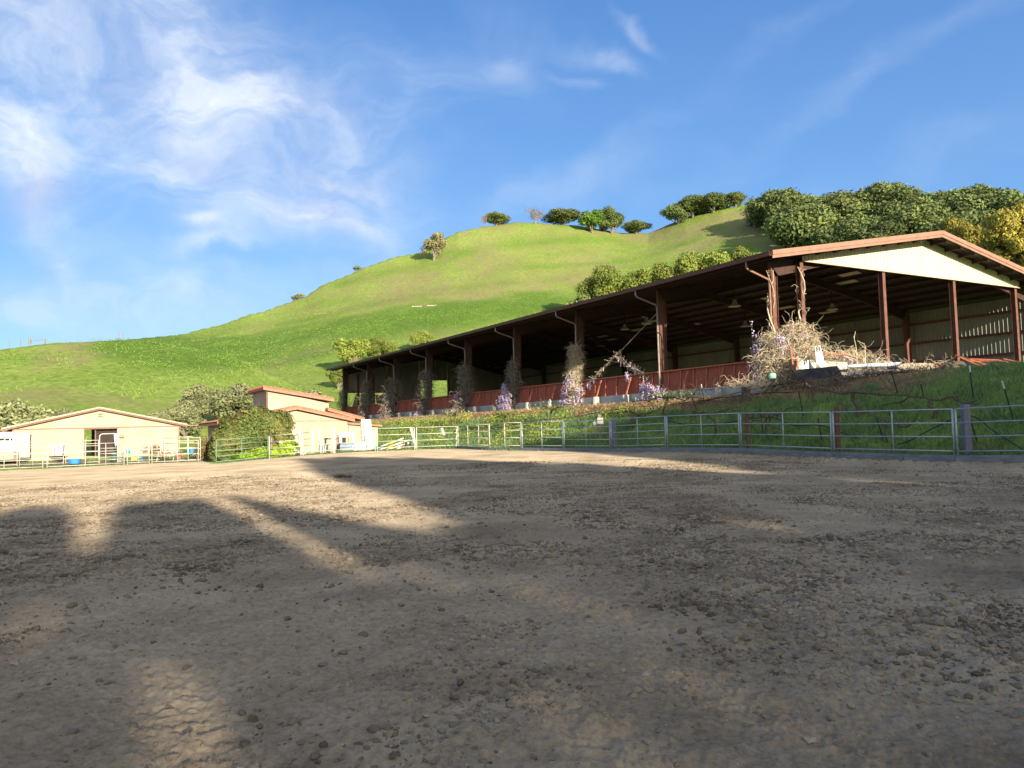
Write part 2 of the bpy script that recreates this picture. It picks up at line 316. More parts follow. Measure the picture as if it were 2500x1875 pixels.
def terrain(x,y,det=True):
    x=np.asarray(x,float); y=np.asarray(y,float)
    A=-1.66+.28*ss(24,42,y)+.2*ss(56,70,y)
    z=A-.48*(1-ss(-21,-10,x))*ss(22,50,y)
    dx=x-OB[0]; dy=y-OB[1]; u=dx*UD[0]+dy*UD[1]; v=dx*VD[0]+dy*VD[1]
    top=1.36+.50*(1-ss(-10,0,u))+.25*ss(0.1,.6,v)*ss(-.5,1,u)
    w=ss(-9.4,-.6,v+.0); w=w**.85
    w=w*(1-ss(84,100,u))*(1-.0*ss(40,60,u))
    z=z*(1-w)+top*w
    r=np.hypot(x,y); az=np.arctan2(x,y)
    r0=np.interp(az,_ta,_r0t)
    eB=np.interp(az,AB,EB); eA=np.interp(az,AA,EA)
    rB=np.interp(az,_ta,_rBt)
    rA=170+0*r
    e0=np.where(r>1,z/np.maximum(r,1),0)
    tB=np.clip((r-r0)/(rB-r0),0,1); em=np.interp(az,_ta,_eBs); em=np.minimum(em,eB+.02)*(1-ss(.78,.995,tB))+eB*ss(.78,.995,tB); EBr=e0+(em-e0)*tB**.8
    EBr=np.where(r>rB,eB-.35*(r-rB)/rB,EBr)
    tA=np.clip((r-r0)/(rA-r0),0,1); EAr=e0+(eA-e0)*(tA**.9); EAr=np.where(r>rA,eA-.55*(r-rA)/rA,EAr)
    k=90.; E=np.log(np.exp(k*EBr)+np.exp(k*EAr))/k-np.log(2)/k*np.exp(-((EBr-EAr)*k)**2*.3)
    front=(np.abs(az)<1.3)
    hz=np.where(front&(r>r0),r*E,z)
    bl=ss(0,12,r-r0)
    z=z*(1-bl)+hz*bl
    if det:
        hill=ss(10,80,r-r0)*front
        z=z+hill*(fbm(x/75,y/75,3)*2.6+fbm(x/20+5,y/20,3)*.5)*np.clip(r/300,.3,1.1)
    return z+CZ
def TZ(x,y): return float(terrain(np.array([x]),np.array([y]))[0])
def HIT(px,py,r0=4.,r1=620.):
    r=ray(px,py); h=math.hypot(r[0],r[1]); d=np.concatenate([np.arange(r0,60,.05),np.arange(60,r1,.5)])
    P=CAM+r[None]*(d/h)[:,None]; b=np.nonzero(P[:,2]<terrain(P[:,0],P[:,1]))[0]
    if len(b)==0: return None
    return P[b[0]]
# measured fence posts (x, y)
FP={'L0':(-32.5,49.),'L1':(-30.3,49.8),'L2':(-26.9,53.5),'L3':(-21.7,55.6),'g1':(-18.95,49.),'g2':(-16.7,52.4),'m1':(-11.7,49.7),'m2':(-9.4,52.4),
    'c0':(-3.86,53.4),'c1':(-1.5,47.2),'c2':(.46,44.4),'c3':(2.69,41.5),'c4':(4.86,38.6),'c5':(7.12,35.9),'c6':(9.5,32.3),'c7':(11.7,28.3),'c8':(13.96,24.4),'c9':(16.9,19.9)}
ARENA=np.array([(-60,44),(-42,46.5),FP['L0'],FP['L1'],FP['L2'],FP['L3'],FP['g1'],FP['g2'],(-14,51.5),(-11.7,50.5),FP['m2'],FP['c0'],FP['c1'],FP['c3'],FP['c5'],FP['c8'],(22,10.5),(27,-2),(10,-14),(-50,-14)])
def inpoly(x,y,P):
    c=np.zeros(x.shape,bool); n=len(P)
    for i in range(n):
        x0,y0=P[i]; x1,y1=P[(i+1)%n]
        if y0==y1: continue
        c^=((y0>y)!=(y1>y))&(x<(x1-x0)*(y-y0)/(y1-y0)+x0)
    return c
def polydist(x,y,P):
    d=np.full(x.shape,1e9); n=len(P)
    for i in range(n):
        a=P[i]; b=P[(i+1)%n]; ab=b-a; t=np.clip(((x-a[0])*ab[0]+(y-a[1])*ab[1])/(ab@ab),0,1)
        d=np.minimum(d,np.hypot(x-a[0]-t*ab[0],y-a[1]-t*ab[1]))
    return d
def dirtz(x,y):
    """churned footing: hoof prints, harrow ridges, small lumps"""
    r=np.hypot(x,y); n=fbm(x/2.2,y/2.2,3)*.05-.06*np.clip(np.abs(fbm(x*1.9+9,y*1.9,3))-.12,0,.4)*0+.045*np.abs(fbm(x*2.3+9,y*2.3,3,.6))
    m=ss(-.05,.35,fbm(x/2.6+3,y/2.6+8,3)+.15)
    n=n+m*np.clip(fbm(x*4.5,y*4.5,4,.6),-.15,1)*.05+fbm(x*13,y*13,3,.7)*.022*ss(20,8,r)+fbm(x*31,y*31,2,.6)*.009*ss(12,6,r)
    s=x*SL[0]+y*SL[1]
    n=n+.018*np.sin(s*3.1+2.5*fbm(x/3,y/3,2))*ss(-.2,.4,fbm(x/4,y/4+50,2))
    return n*(1-.85*ss(11,24,r))
AW,EW=_azel([(-200,905),(260,838),(340,842),(450,862),(600,862),(750,835),(900,800),(1100,765),(1300,745),(1450,735),(1600,760)])
def weedband(az,e):
    c=np.interp(az,AW,EW); return np.exp(-np.abs((e-c)/.023)**2.5)*ss(_az(150),_az(330),az)*ss(_az(1650),_az(1450),az)
def build_ground():
    a0=R(37.5); fa=np.linspace(-a0,a0,880); ca=np.linspace(a0,2*np.pi-a0,90)[1:-1]; az=np.concatenate([fa,ca]); na=len(az)
    rs=[.4,1.,1.6,2.2]; r=2.7
    while r<620:
        rs.append(r)
        if r<62: r+=min(max(r*r/1277*1.25,.028),.28)
        else: r+=1.1+ (r-60)*.006
    rs=np.array(rs); nr=len(rs)
    RR,AZ=np.meshgrid(rs,az,indexing='ij'); X=RR*np.sin(AZ); Y=RR*np.cos(AZ); Z=terrain(X,Y)
    ins=inpoly(X,Y,ARENA); pd=polydist(X,Y,ARENA)
    Z=Z+np.where(ins,dirtz(X,Y)*ss(0,1.2,pd),0)
    dx=X-OB[0]; dy=Y-OB[1]; u=dx*UD[0]+dy*UD[1]; v=dx*VD[0]+dy*VD[1]
    out=~ins&(RR<95)
    Z=Z+np.where(out,fbm(X*1.3,Y*1.3,3)*.10*ss(0,1,pd),0)
    V=np.stack([X,Y,Z],-1).reshape(-1,3)
    V=np.vstack([V,[[0,0,terrain(0.,0.)]]])
    i=np.arange(nr-1)[:,None]*na; j=np.arange(na)[None]; j2=(j+1)%na
    Q=np.stack([i+j,i+na+j,i+na+j2,i+j2],-1).reshape(-1,4)[:,::-1]
    ctr=(X[:-1]+X[1:])/2; 
    fm=ins[:-1]&ins[1:]; fm=fm.reshape(-1)
    fr=np.repeat(rs[:-1],na)
    # colour masks: r = tan/dry and pale gully sides, g = dark weeds and gully shading, b = bare earth
    az_=AZ; e=(Z-CZ)/RR
    n1=fbm(X/34+4,Y/34,4); n2=fbm(X/11,Y/11+7,4); n3=fbm(X/75,Y/75+2,3); n4=fbm(X/3.,Y/3.,4)
    tanm=ss(.0,.45,n1*.8+n3*.7+.35*n2+.36*ss(.09,.2,e)-.10)*.85*ss(90,140,RR)
    darkm=ss(.05,.6,n2*.35+n1*.25+.8*weedband(az_,e)-.1)*ss(90,120,RR)
    darkm=np.maximum(darkm*(1-tanm*.6),ss(.1,.4,n4+n2*.6)*.5*(RR<95))
    for px0,py0,px1,py1,wd in ((850,690,1500,585,7),(700,790,1250,690,6),(1250,655,1750,560,5)):   # spur and gully shading painted into the colour, dark bands with pale sides
        a=HIT(px0,py0); b=HIT(px1,py1)
        if a is None or b is None: continue
        ab=(b-a)[:2]; t=np.clip(((X-a[0])*ab[0]+(Y-a[1])*ab[1])/(ab@ab),0,1); d=np.hypot(X-a[0]-t*ab[0],Y-a[1]-t*ab[1])
        darkm=np.maximum(darkm,np.exp(-(d/wd)**2)*(.38+.5*n2)); tanm=np.maximum(tanm*(1-np.exp(-(d/wd)**2)),.5*np.exp(-((d-wd*1.9)/wd)**2)*(e>.05)*(.6+n1))
    for px0,py0,rd,st in ((1010,700,26,.9),(930,728,18,.8),(1190,652,24,.8),(1095,725,20,.9),(1420,640,20,.7),(1330,600,16,.6),(1700,590,18,.8),(1640,570,9,.8),(240,852,8,1.),(185,850,6,.9),(860,700,14,.7),(1230,700,20,.8)):
        a=HIT(px0,py0)
        if a is None: continue
        d=np.hypot(X-a[0],(Y-a[1])*.6)/rd+.9*n2; tanm=np.maximum(tanm,st*ss(1.25,.35,d)*(RR>100)*(.55+.6*ss(-.3,.3,n4)))
    for L_,wd,st in ((((1640,560),(1730,575),(1830,600)),1.1,.9),(((820,812),(960,785),(1130,772)),.7,.7),(((940,660),(1080,640),(1230,636),(1400,600)),1.0,.6),(((120,870),(330,880),(560,905)),.5,.6)):
        for p_,q_ in zip(L_[:-1],L_[1:]):
            a=HIT(*p_);b=HIT(*q_)
            if a is None or b is None: continue
            ab=(b-a)[:2]; t=np.clip(((X-a[0])*ab[0]+(Y-a[1])*ab[1])/(ab@ab),0,1); d=np.hypot(X-a[0]-t*ab[0],Y-a[1]-t*ab[1])+1.5*n2
            tanm=np.maximum(tanm,st*np.exp(-(d/wd/1.3)**2)*(RR>100))
    bare=np.where(ins,1.,0)
    pen=ss(4.2,3.4,np.abs(Y-59+fbm(X/4,Y/4,3)*1.0))*(X<-19)*(X>-50)     # trodden yard in front of the stable
    bare=np.maximum(bare,pen*(~ins))
    bare=np.maximum(bare,((v>.3)&(v<26)&(u>0)&(u<73))*1.)
    mul=ss(-4.6,-3.2,v+fbm(X/2,Y/2,3)*1.5)*(v<.4)*ss(72,60,u)*ss(-4,2,u)
    mul=np.maximum(mul,ss(-3.8,-2.6,v+fbm(X/1.5,Y/1.5,3)*1.2)*(v<16)*(u<2.5)*ss(-12,-9,u+fbm(X,Y,2)))
    edge=ss(.9,.15,pd+fbm(X*1.5,Y*1.5,3)*.6)*(~ins)*(RR<95)*.8
    mul=np.clip(np.maximum(mul,edge),0,1)
    cols=np.stack([tanm,darkm,bare,mul],-1).reshape(-1,4); cols=np.vstack([cols,[[0,0,1,0]]])
    for name,sel,kind,m,lab in (('arena_ground',fm,'structure',dirt_mat(),'churned sandy riding arena footing'),
                          ('ground',~fm&(fr<96),'structure',land_mat(),'grassy bank and yard round the arena'),
                          ('hillside',~fm&(fr>=96),'structure',land_mat(),'steep green grassy hill rising behind the barns')):
        q=Q[sel]; used=np.unique(q); mp=np.full(len(V),-1); mp[used]=np.arange(len(used))
        F=[(mp[q],0)]; VV=V[used]; CC=cols[used]
        if name=='arena_ground':
            k=len(VV); ring=np.arange(na); VV=np.vstack([VV,V[-1:]]); CC=np.vstack([CC,cols[-1:]])
            F.append((np.stack([np.full(na,k),mp[np.arange(na)],mp[(np.arange(na)+1)%na]],-1)[:,::-1],0))
        o=mesh(name,VV,F,m,smooth=True); o['kind']=kind; o['label']=lab
        at=o.data.color_attributes.new('mask','FLOAT_COLOR','POINT'); at.data.foreach_set('color',CC.astype(np.float32).ravel())
def dirt_mat():
    m=bpy.data.materials.new('arena_footing'); m.use_nodes=True; nt=m.node_tree; N=nt.nodes; L=nt.links; b=N['Principled BSDF']
    b.inputs['Roughness'].default_value=.95; b.inputs['Specular IOR Level'].default_value=.1; b.inputs['Diffuse Roughness'].default_value=1.
    tc=N.new('ShaderNodeTexCoord')
    def noise(s,d=8,rgh=.6,dist=0):
        n=N.new('ShaderNodeTexNoise'); n.inputs['Scale'].default_value=s; n.inputs['Detail'].default_value=d; n.inputs['Roughness'].default_value=rgh; n.inputs['Distortion'].default_value=dist; L.new(tc.outputs['Object'],n.inputs['Vector']); return n.outputs['Fac']
    r=N.new('ShaderNodeValToRGB'); L.new(noise(.45,10,.65,.3),r.inputs[0]); e=r.color_ramp.elements; e[0].position=.32; e[0].color=(.225,.175,.118,1); e[1].position=.62; e[1].color=(.43,.345,.24,1)
    r2=N.new('ShaderNodeValToRGB'); L.new(noise(16,8,.75),r2.inputs[0]); e=r2.color_ramp.elements; e[0].position=.3; e[0].color=(.56,.55,.54,1); e[1].position=.6; e[1].color=(1.04,1.04,1.04,1)
    mx=N.new('ShaderNodeMix'); mx.data_type='RGBA'; mx.blend_type='MULTIPLY'; mx.inputs[0].default_value=1; L.new(r.outputs[0],mx.inputs[6]); L.new(r2.outputs[0],mx.inputs[7])
    # white grit
    vo=N.new('ShaderNodeTexVoronoi'); vo.inputs['Scale'].default_value=11; L.new(tc.outputs['Object'],vo.inputs['Vector'])
    lt=N.new('ShaderNodeMath'); lt.operation='LESS_THAN'; L.new(vo.outputs['Distance'],lt.inputs[0]); lt.inputs[1].default_value=.045
    m2=N.new('ShaderNodeMix'); m2.data_type='RGBA'; L.new(lt.outputs[0],m2.inputs[0]); L.new(mx.outputs[2],m2.inputs[6]); m2.inputs[7].default_value=(.62,.6,.54,1)
    L.new(m2.outputs[2],b.inputs['Base Color'])
    b1=N.new('ShaderNodeBump'); b1.inputs['Strength'].default_value=.8; b1.inputs['Distance'].default_value=.045; L.new(noise(6,10,.7),b1.inputs['Height'])
    b2=N.new('ShaderNodeBump'); b2.inputs['Strength'].default_value=.8; b2.inputs['Distance'].default_value=.009; L.new(noise(45,6,.7),b2.inputs['Height']); L.new(b1.outputs[0],b2.inputs['Normal'])
    L.new(b2.outputs[0],b.inputs['Normal']); return m
def land_mat():
    m=bpy.data.materials.new('land'); m.use_nodes=True; nt=m.node_tree; N=nt.nodes; L=nt.links; b=N['Principled BSDF']
    b.inputs['Roughness'].default_value=.95; b.inputs['Specular IOR Level'].default_value=.1
    tc=N.new('ShaderNodeTexCoord'); at=N.new('ShaderNodeAttribute'); at.attribute_name='mask'; sp=N.new('ShaderNodeSeparateColor'); L.new(at.outputs['Color'],sp.inputs[0])
    def noise(s,d=8,rgh=.6):
        n=N.new('ShaderNodeTexNoise'); n.inputs['Scale'].default_value=s; n.inputs['Detail'].default_value=d; n.inputs['Roughness'].default_value=rgh; L.new(tc.outputs['Object'],n.inputs['Vector']); return n.outputs['Fac']
    def ramp(f,p0,c0,p1,c1):
        r=N.new('ShaderNodeValToRGB'); L.new(f,r.inputs[0]); e=r.color_ramp.elements; e[0].position=p0; e[0].color=(*c0,1); e[1].position=p1; e[1].color=(*c1,1); return r.outputs[0]
    def mix(f,a,c):
        x=N.new('ShaderNodeMix'); x.data_type='RGBA'; L.new(f,x.inputs[0]); L.new(a,x.inputs[6]); L.new(c,x.inputs[7]); return x.outputs[2]
    g=ramp(noise(.035,8,.62),.36,(.18,.265,.042),.64,(.265,.335,.075))
    g2=ramp(noise(.9,8,.75),.35,(.52,.58,.5),.62,(1.18,1.15,1.15))
    mm=N.new('ShaderNodeMix'); mm.data_type='RGBA'; mm.blend_type='MULTIPLY'; mm.inputs[0].default_value=1; L.new(g,mm.inputs[6]); L.new(g2,mm.inputs[7])
    t=ramp(noise(.5,8,.7),.35,(.20,.185,.07),.65,(.27,.245,.11)); k=ramp(noise(.8,8,.7),.35,(.07,.135,.02),.65,(.14,.22,.034))
    d=ramp(noise(1.2,8,.7),.35,(.24,.185,.12),.65,(.36,.29,.19)); u=ramp(noise(3,8,.8),.35,(.12,.07,.04),.65,(.34,.22,.12))
    c=mix(sp.outputs[0],mm.outputs[2],t); c=mix(sp.outputs[1],c,k); c=mix(sp.outputs[2],c,d); c=mix(at.outputs['Alpha'],c,u)
    L.new(c,b.inputs['Base Color'])
    bp=N.new('ShaderNodeBump'); bp.inputs['Strength'].default_value=.8; bp.inputs['Distance'].default_value=.5; L.new(noise(.45,10,.75),bp.inputs['Height'])
    b2=N.new('ShaderNodeBump'); b2.inputs['Strength'].default_value=.6; b2.inputs['Distance'].default_value=.08; L.new(noise(6,6,.75),b2.inputs['Height']); L.new(bp.outputs[0],b2.inputs['Normal'])
    L.new(b2.outputs[0],b.inputs['Normal']); return m
build_ground()
#@@CLODS
def build_clods():
    g=(1+5**.5)/2; ico=N3(np.array([(-1,g,0),(1,g,0),(-1,-g,0),(1,-g,0),(0,-1,g),(0,1,g),(0,-1,-g),(0,1,-g),(g,0,-1),(g,0,1),(-g,0,-1),(-g,0,1)],float))
    tri=np.array([(0,11,5),(0,5,1),(0,1,7),(0,7,10),(0,10,11),(1,5,9),(5,11,4),(11,10,2),(10,7,6),(7,1,8),(3,9,4),(3,4,2),(3,2,6),(3,6,8),(3,8,9),(4,9,5),(2,4,11),(6,2,10),(8,6,7),(9,8,1)])
    rg=np.random.default_rng(11); n=300000
    az=(rg.random(n)-.5)*R(76); r=3.2+30*rg.random(n)**1.5
    x=r*np.sin(az); y=r*np.cos(az)
    dens=(ss(-.1,.4,fbm(x/2.6+3,y/2.6+8,3)+.12)**1.3*.94+.06)*(.3+.7*ss(4,7.5,r))*(1-.35*ss(11,20,r))*.85
    k=(rg.random(n)<dens)&inpoly(x,y,ARENA); x=x[k];y=y[k];r=r[k]; n=len(x)
    s=np.exp(rg.normal(math.log(.0072),.8,n)); s=np.clip(s,.004,np.clip(.012+.0042*r,.02,.05)); s=np.maximum(s,r*.0009)
    V=ico[None]*(1+.75*(rg.random((n,12,1))-.5))*s[:,None,None]*np.array([1,1,.7])*(1+.7*(rg.random((n,1,3))-.5))
    th=rg.random(n)*6.28; c=np.cos(th)[:,None];q=np.sin(th)[:,None]
    V=np.stack([V[...,0]*c-V[...,1]*q,V[...,0]*q+V[...,1]*c,V[...,2]],-1)
    z=terrain(x,y)+dirtz(x,y)+s*.12
    V=V+np.stack([x,y,z],-1)[:,None]
    F=(tri[None]+12*np.arange(n)[:,None,None]).reshape(-1,3)
    m=mat('clod_earth',(.135,.103,.07),(.34,.27,.19),1.1,.95,island=.28,bump=.4,bscale=60,spec=.15)
    o=mesh('dirt_clods',V.reshape(-1,3),[(F,0)],m,smooth=False); o['kind']='stuff'; tag(o,'loose clods of earth scattered over the arena footing','earth clods')
build_clods()
#@@TREES
# ------------------------------------------------------------ vegetation generators
def leaves(P,Nn,size,rg,asp=.6):
    """one small bent diamond leaf per point"""
    n=len(P); Nn=N3(Nn+.55*rg.normal(size=(n,3))); a=N3(np.cross(Nn,rg.normal(size=(n,3)))); b=np.cross(Nn,a)
    s=(size*(.6+.8*rg.random(n)))[:,None]
    return np.stack([P-a*s,P+b*s*asp,P+a*s,P-b*s*asp],1)
def crown(rg,W,H,zc,nc,nl,leaf,hollow=.7,rad=(.2,.36),flat=1.0,lowbias=0):
    c=N3(rg.normal(size=(nc,3))); rr=rg.random((nc,1))**.45
    c=c*rr*np.array([W*.36,W*.36,H*.34]); c[:,2]+=zc
    Rr=(rad[0]+(rad[1]-rad[0])*rg.random(nc))*W*.5*1.25
    i=rg.choice(nc,nl,p=(Rr**2)/(Rr**2).sum()); d=N3(rg.normal(size=(nl,3))+np.array([0,0,.25]))
    q=Rr[i]*(hollow+(1-hollow)*rg.random(nl))*(1+.15*rg.normal(size=nl))
    P=c[i]+d*q[:,None]*np.array([1,1,.8*flat])
    return leaves(P,d,leaf,rg),c,Rr
def limbs(rg,tips,base,h0,r0,mb,n=5,wig=.25):
    top=np.array([0,0,h0])
    mb.tube([base,base*.5+top*.5+rg.normal(size=3)*wig*.3,top],[r0*1.25,r0,r0*.8],7)
    for t in tips:
        t=np.asarray(t,float); m=top*.55+t*.45+np.array([0,0,.1*h0])+rg.normal(size=3)*wig
        mb.tube([top,m,t],[r0*.62,r0*.38,r0*.12],5)
def make_tree(name,seed,W,H,trunk_h,nc,nl,leaf,lm,kind='full',flat=1.,zc=None,rad=(.2,.36)):
    rg=np.random.default_rng(seed); zc=zc if zc is not None else trunk_h+(H-trunk_h)*.5
    q,c,Rr=crown(rg,W,H-trunk_h,zc,nc,nl,leaf,rad=rad,flat=flat)
    t=bpy.data.objects.new(name,None); 
    mb=MB(); limbs(rg,c[:min(9,nc)]*np.array([.9,.9,1]),np.array([0,0,-.6]),max(trunk_h,.6),W*.035+.05,mb,wig=W*.04)
    if kind=='bare':
        for j in range(60):
            s=c[rg.integers(nc)]; d=N3(rg.normal(size=3)+[0,0,.4]); l=W*.22*(.6+rg.random())
            mb.tube([s,s+d*l*.5+rg.normal(size=3)*.2,s+d*l],[W*.006,W*.004,W*.002],3,cap=False)
    m=MB(); m.quads(q)
    COL.objects.link(t)
    a=mb.obj('trunk',M['bark'],t); b=m.obj('crown',lm,t)
    return t
def place(proto,P,label,cat,s=1.,rz=0.,group=None,used=set(),sz=None,mats=None):
    o=proto if proto.name not in used else copy_tree(proto); used.add(proto.name) if o is proto else None
    o.location=P; o.rotation_euler=(0,0,rz); o.scale=(s,s,sz or s); tag(o,label,cat,group)
    if '_loc' in o: del o['_loc']
    return o
oaks=[make_tree('oak_tree',100+i,12.5,10+i%2,.9,34,11000,.28,M['oak'] if i%2 else M['oakd'],rad=(.12,.34),zc=5.0) for i in range(5)]
bigt=[make_tree('large_tree',170+i,W_,20,th_,60,30000,.15,m_,rad=(.10,.24)) for i,(m_,W_,th_) in enumerate(((M['oakd'],15,3),(M['gold'],10,8),(M['lime'],10,6),(M['gold'],10,8)))]
limet=[make_tree('leafy_tree',120+i,8,7,.8,34,14000,.13,M['lime'],rad=(.12,.28)) for i in range(3)]
oliv=[make_tree('olive_shrub',130+i,6,5,.5,20,6500,.12,M['oliv'],rad=(.16,.3)) for i in range(3)]
bare=[make_tree('bare_tree',140+i,9,8,1.6,16,900,.16,M['bare'],'bare') for i in range(2)]
browno=make_tree('oak_tree',165,6,5.4,.6,26,5000,.13,mat('brown_oak_foliage',(.19,.175,.085),(.27,.245,.125),.5,.8,island=.3),rad=(.14,.28))
brit=[make_tree('bright_tree',160,9,9,.8,22,4500,.34,M['bright'])]
def oh(px,py,back=0):
    P=HIT(px,py)
    while P is None: py+=2; P=HIT(px,py)
    if back: r=ray(px,py); h=N3(np.array([r[0],r[1],0])); P=P+h*back; P[2]=TZ(P[0],P[1])
    return P
def hw(P,px): return px/F*math.hypot(P[0],P[1])       # width in metres of a span of photo pixels at a place
def ptree(proto,px,py,wpx,hpx,label,cat,group=None,rz=None,back=0,W0=12,H0=10,sink=.3,mat_=None):
    P=oh(px,py,back); w=hw(P,wpx)/W0*1.22; h=hw(P,hpx)/H0*1.12; P=P.copy(); P[2]-=sink
    o=place(proto,P,label,cat,w,rng.random()*6.28 if rz is None else rz,group,sz=h)
    return o
ptree(oaks[0],1213,548,52,34,'small dark round oak alone on the left of the hill crest','tree',H0=11)
ptree(bare[0],1186,549,32,34,'leafless grey tree touching the lone dark crest oak','tree',W0=9,H0=8)
ptree(bare[1],1308,541,56,38,'pale leafless tree at the left end of the crest thicket','tree',W0=9,H0=8)
ptree(oaks[1],1372,542,92,42,'wide low olive green oak beside the pale leafless crest tree','tree',H0=11)
ptree(brit[0],1445,569,58,62,'bright fresh green tree standing just below the hill crest','tree',W0=9,H0=9)
ptree(oaks[2],1492,571,66,66,'dark dome shaped oak against the bright green crest tree','tree')
ptree(oaks[3],1553,566,62,34,'low flat oak right of the dark dome oak by the saddle','tree',H0=11)
ptree(browno,1060,636,66,62,'round grey brown oak alone on the hill shoulder','tree',W0=6,H0=5)
ptree(oaks[4],1067,606,22,14,'tiny dark bush peeping over the shoulder skyline','bush')
for x,y,l in ((733,724,'small rusty brown bush on the skyline of the lower ridge'),(872,655,'tiny brown bush on the skyline of the upper ridge'),(722,731,'second rusty bush clump just left on the lower ridge skyline')):
    ptree(oliv[1],x,y+3,22,13,l,'bush',W0=6,H0=5)
for x,y,w,h,l in ((1655,547,62,52,'leftmost dark oak leaning over the steep right ridge'),(1692,532,78,58,'broad dark oak second along the steep right ridge'),(1742,520,88,50,'widest oak on the right ridge casting a long shadow'),(1796,494,52,36,'small round oak on top of the right ridge')):
    ptree(oaks[int(x)%5],x,y,w,h,l,'tree')
ptree(bare[0],1842,556,70,58,'grey leafless tree in the grass left of the wood','tree',W0=9,H0=8)
wood=[]
rg=np.random.default_rng(5)
for row,(y0,x0,x1,n) in enumerate(((552,1845,2350,6),(566,1880,2430,7),(592,1925,2450,6),(618,1960,2440,6),(640,2000,2380,4),(585,2390,2540,3))):
    for k in range(n):
        x=x0+(x1-x0)*(k+.5*rg.random())/max(1,n-1); y=y0+12*(rg.random()-.5)
        w=98+34*rg.random()+row*4; h=74+26*rg.random()+row*2
        lab=['oak with a dark green crown in the dense wood above the big shed roof','oak with a mid green crown in the dense wood above the big shed roof'][int(k+row)%5%2]
        ptree(oaks[(k+row)%5],x,y,w,h,lab,'tree','trees of the dense oak wood')
ptree(oaks[0],1960,600,132,128,'tall conical dark tree at the left front edge of the wood','tree',back=-20,rz=1)
for x,y,w,h,pr,l,D in ((2345,600,120,102,bigt[3],'rounded golden yellow tree behind the shed roof ridge',125),(2525,640,260,172,bigt[0],'huge dark tree filling the right edge behind the shed',92),(2478,560,150,118,bigt[1],'tall golden crowned tree near the right edge',87),(2530,700,110,110,bigt[2],'yellow green tree low at the right edge beside the shed',84)):
    r=ray(x,y-h); q=math.hypot(r[0],r[1]); X,Y=r[0]/q*D,r[1]/q*D; gz=TZ(X,Y)-.5; H_=CZ+r[2]/q*D-gz
    place(pr,(X,Y,gz),l,'tree',w/F*D*1.1/(15 if pr is bigt[0] else 10),2.,sz=H_/20)
# bright shrubs on the slope right behind the long roof
def behind_roof(px,ptop,w,proto,l,D,W0,H0,k=1.):
    r=ray(px,ptop); h=math.hypot(r[0],r[1])
    while True:
        X,Y=r[0]/h*D,r[1]/h*D; zt=CZ+r[2]/h*D; zb=TZ(X,Y)-.3
        if zt-zb<w/F*D*H0/W0*.95 or D>260: break
        D+=2
    H_=max(2.5,zt-zb); place(proto,(X,Y,zb),l,'tree' if H_>4 else 'bush',w/F*D/W0,rng.random()*6,'leafy trees behind the long shed roof' if k else None,sz=H_/H0)
for px,pt,w,l in ((1470,632,110,'round yellow green tree at the left end of the row behind the roof'),(1425,700,70,'dark small tree lowest at the left of the row behind the roof'),(1545,648,100,'second yellow green tree from the left behind the roof'),(1615,640,95,'middle yellow green tree of the row behind the roof'),
                  (1680,612,110,'third from the right yellow green tree behind the roof'),(1745,602,110,'tallest pale yellow green tree behind the roof'),(1810,602,90,'last yellow green tree of the row before the roof corner')):
    behind_roof(px,pt,w*1.4,oaks[1] if px==1425 else limet[px%3],l,135,12 if px==1425 else 8,11 if px==1425 else 7)
for px,pt,w,l,D in ((860,815,120,'pale yellow green shrubby tree above the far end of the shed',140),(925,822,90,'yellow green bushy tree right of the far shed end',142),(1030,805,70,'golden yellow bush above the shed roof on the slope',150),(825,890,80,'dark green leafy tree beside the far corner of the shed',128)):
    behind_roof(px,pt,w,limet[px%3],l,D,8,7,0)
for px,pt,w,l,D in ((45,972,210,'wide grey green shrub behind the left end of the stable',84),(140,990,80,'grey green shrub behind the stable left of its ridge',86),(385,998,80,'small olive shrub behind the stable right of its ridge',86),(480,935,130,'tall loose grey green shrub between the two stables',86),(560,930,160,'tall olive shrub behind the tiled stable roof',82),
                    (600,965,110,'olive shrub close behind the clerestory of the tiled stable',80),(745,948,160,'dusty green shrub behind the clerestory roof',98),(452,985,110,'low olive shrub beside the gap between the two stables',80)):
    behind_roof(px,pt,w,oliv[px%3],l,D,6,5,0)
ptree(oaks[2],10,852,60,30,'distant dark trees peeping over the left end of the hill','tree',back=25)
ptree(oaks[3],48,848,30,16,'tiny distant tree right of the far left trees','tree',back=20)
